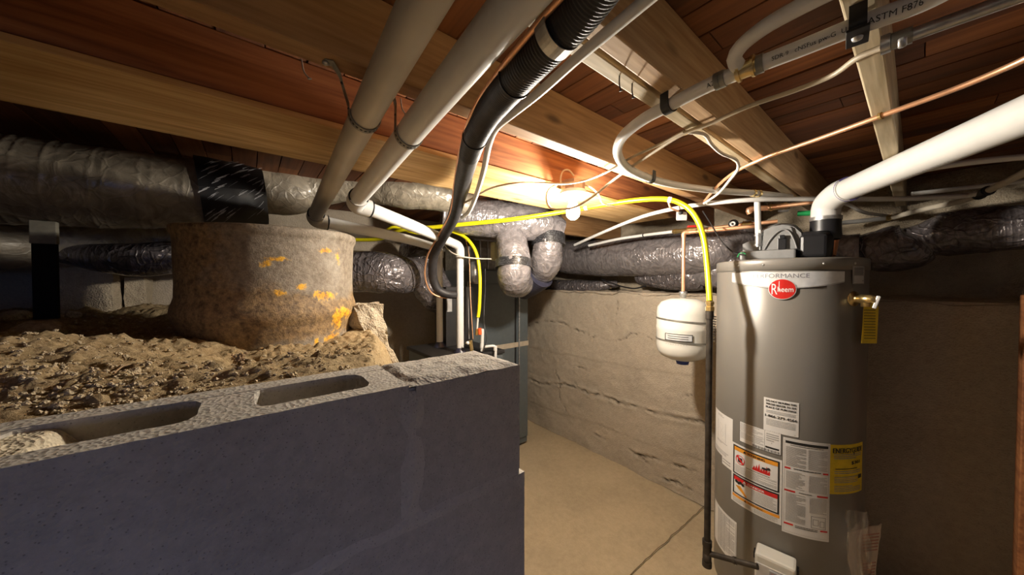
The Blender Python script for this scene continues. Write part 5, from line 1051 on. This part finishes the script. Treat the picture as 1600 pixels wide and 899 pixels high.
yl = P(775, 563, y=fy0-.02); O('warning_label', MB().bx(yl.x-.03, yl.x+.055, fy0-.0150, fy0-.0125, yl.z-.10, yl.z+.028), mEGuide, fu)
mb = MB()
for k in range(4): mb.bx(yl.x-.01, yl.x+.045, fy0-.0158, fy0-.0150, yl.z-.005-.016*k, yl.z-.001-.016*k)
O('label_print', mb, mInk, fu)
q = P(811, 455, y=fy0-.02); q2 = P(812, 572, y=fy0-.02); O('conduit_line', MB().tube([(q.x, fy0-.022, q.z+.05), (q.x, fy0-.022, .6)], .0075, 10, .1), mGalv, fu)
O('plenum', MB().bx(fx0+.03, fx1-.03, fy0+.06, fy1-.02, E+.10, E+.30, .004), mGalvDull, fu)
O('plenum_seam', MB().bx(fx0+.14, fx0+.15, fy0+.050, fy0+.062, E+.11, E+.36).bx(fx0+.22, fx0+.226, fy0+.050, fy0+.062, E+.11, E+.36).bx(fx0+.08, fx0+.40, fy0+.045, fy0+.062, E+.355, E+.365), mGalv, fu)
O('canister', MB().lathe((fx0+.02, fy0-.05, 0), [(0, E-.02), (.045, E-.02), (.048, E), (.048, E+.10), (.04, E+.13), (.03, E+.16), (0, E+.165)], 24), plain('satin_metal', (.5, .5, .5), .3, .6), fu)
O('foam_block', MB().box(P(773, 393, d=2.45), (.05, .05, .14), None, .01), plain('pale_yellow_foam', (.62, .58, .35), .7), fu)
# lower cabinet the white pipes drop into
zc_ = 1.085; a = P(683, 540, z=zc_); b_ = P(741, 552, z=zc_)
lc = T('inlet_cabinet', 'dark cabinet with a flanged top that the two white pipes drop into', 'cabinet', ((eA.x+eB.x)/2, (eA.y+eB.y)/2, 0))
cxm = (eA.x+eB.x)/2; cym = (eA.y+eB.y)/2
O('body', MB().bx(cxm-.17, cxm+.30, cym-.22, cym+.30, 0, zc_-.035, .004), mFurnace, lc); O('top_flange', MB().bx(cxm-.185, cxm+.31, cym-.235, cym+.31, zc_-.035, zc_-.010, .006), mDark, lc)
O('pipe_boot', MB().lathe((eA.x+.003, eA.y, zc_-.012), [(.045, 0), (.042, .014), (.030, .026), (.026, .04)], 24).lathe((eB.x+.003, eB.y, zc_-.012), [(.045, 0), (.042, .014), (.030, .026), (.026, .04)], 24), mShade, lc)
O('coil_case', MB().bx(cxm+.03, cxm+.26, cym+.10, cym+.28, zc_-.01, E-.04, .004), mDark, lc); O('case_label', MB().bx(cxm+.035, cxm+.075, cym+.095, cym+.10, E-.22, E-.09), mInkGrey, lc)
# drain trap
dt = T('drain_trap', 'small white plastic drain pipes with an orange cap in front of the furnace', 'pipe', tuple(P(757, 545, d=2.2)))
O('stack', MB().tube([P(754, 514, d=2.2), P(753, 549, d=2.2)], .0115, 14, .05), mPVC, dt); O('arm', MB().tube([P(752, 543, d=2.2), P(770, 541, d=2.2), P(774, 543, d=2.2), P(774, 562, d=2.2)], .0095, 14, .008), mPVC, dt)
O('coupling', MB().tube([P(753, 537, d=2.2), P(753, 544, d=2.2)], .0140, 14, .05).tube([P(774, 541, d=2.2), P(774, 548, d=2.2)], .0125, 14, .05), mPVC, dt); O('cap', MB().tube([P(749, 513, d=2.19), P(750, 523, d=2.19)], .013, 12, .05), mOrange, dt, label='orange cap')
sv = T('brass_valve', 'little brass valve at the foot of the right white drop pipe', 'valve', tuple(P(734, 543, d=2.12)))
O('body', MB().tube([P(735, 532, d=2.12), P(737, 549, d=2.12)], .012, 12, .05).tube([P(728, 536, d=2.1), P(736, 538, d=2.12)], .009, 10, .05), mBrass, sv); O('stem', MB().lathe(P(731, 536, d=2.1), [(0, 0), (.011, 0), (.011, .01), (0, .01)], 12, -FW), mPorc, sv)
pex('wire', 'black wire hanging down the furnace front beside the yellow hose', [P(758, 420, d=2.28), P(758, 455, d=2.28), P(756, 490, d=2.25), P(757, 510, d=2.2), P(760, 530, d=2.18), P(753, 556, d=2.16)], .0032, mBlack, 'wire', 8)
pex('tube', 'thin clear drain tube sagging from the white elbows to the furnace', [P(695, 384, d=2.2), P(706, 395, d=2.12), P(722, 401, d=2.1), P(742, 404, d=2.18), P(768, 405, d=2.3)], .0048, mPEXtan, 'tube', 8)
pex('copper_tube', 'thin copper tube going down beside the right white drop pipe', [P(728, 375, d=2.3), P(733, 400, d=2.28), P(735, 460, d=2.26), P(739, 530, d=2.22)], .0032, mCopper, 'tube', 8)
pex('wire', 'grey wire running down behind the yellow drop hose', [P(731, 440, d=2.4), P(732, 480, d=2.35), P(733, 530, d=2.25)], .0025, mInkGrey, 'wire', 8)
# extra yellow branch behind waste pipes
pex('gas_hose', 'yellow gas hose stub crossing behind the branch of the white waste pipe', [P(598, 364, d=2.3), P(615, 355, d=2.25), P(640, 362, d=2.3), P(690, 372, d=2.45)], .010, mYellow, 'hose', 14)
# post at the far right edge
pq = P(1597, 600, d=1.20); O('wood_post', MB().bx(pq.x-.0, pq.x+.09, pq.y-.10, pq.y+.0, 0, 1.50, .004), mJoistDark, label='dark post cut off by the right edge of the view', cat='post')

for o in S.objects:
    g = {'joist': 'ceiling joists', 'nail': 'nails in the ceiling joists', 'duct': 'insulated flex ducts', 'stone': 'stones on the dirt bank', 'cable': 'electrical cables', 'twig': 'twigs on the dirt bank', 'weed': 'dried weeds', 'clip': 'black pipe clips'}.get(o.get('category'))
    if o.parent is None and o.name.startswith('water_line'): g = 'plastic water lines'
    if o.parent is None and o.name.startswith('waste_pipe'): g = 'large waste pipes'
    if o.parent is None and o.name.startswith('pipe_hanger_strap'): g = 'pipe hanger straps'
    if g: o['group'] = g
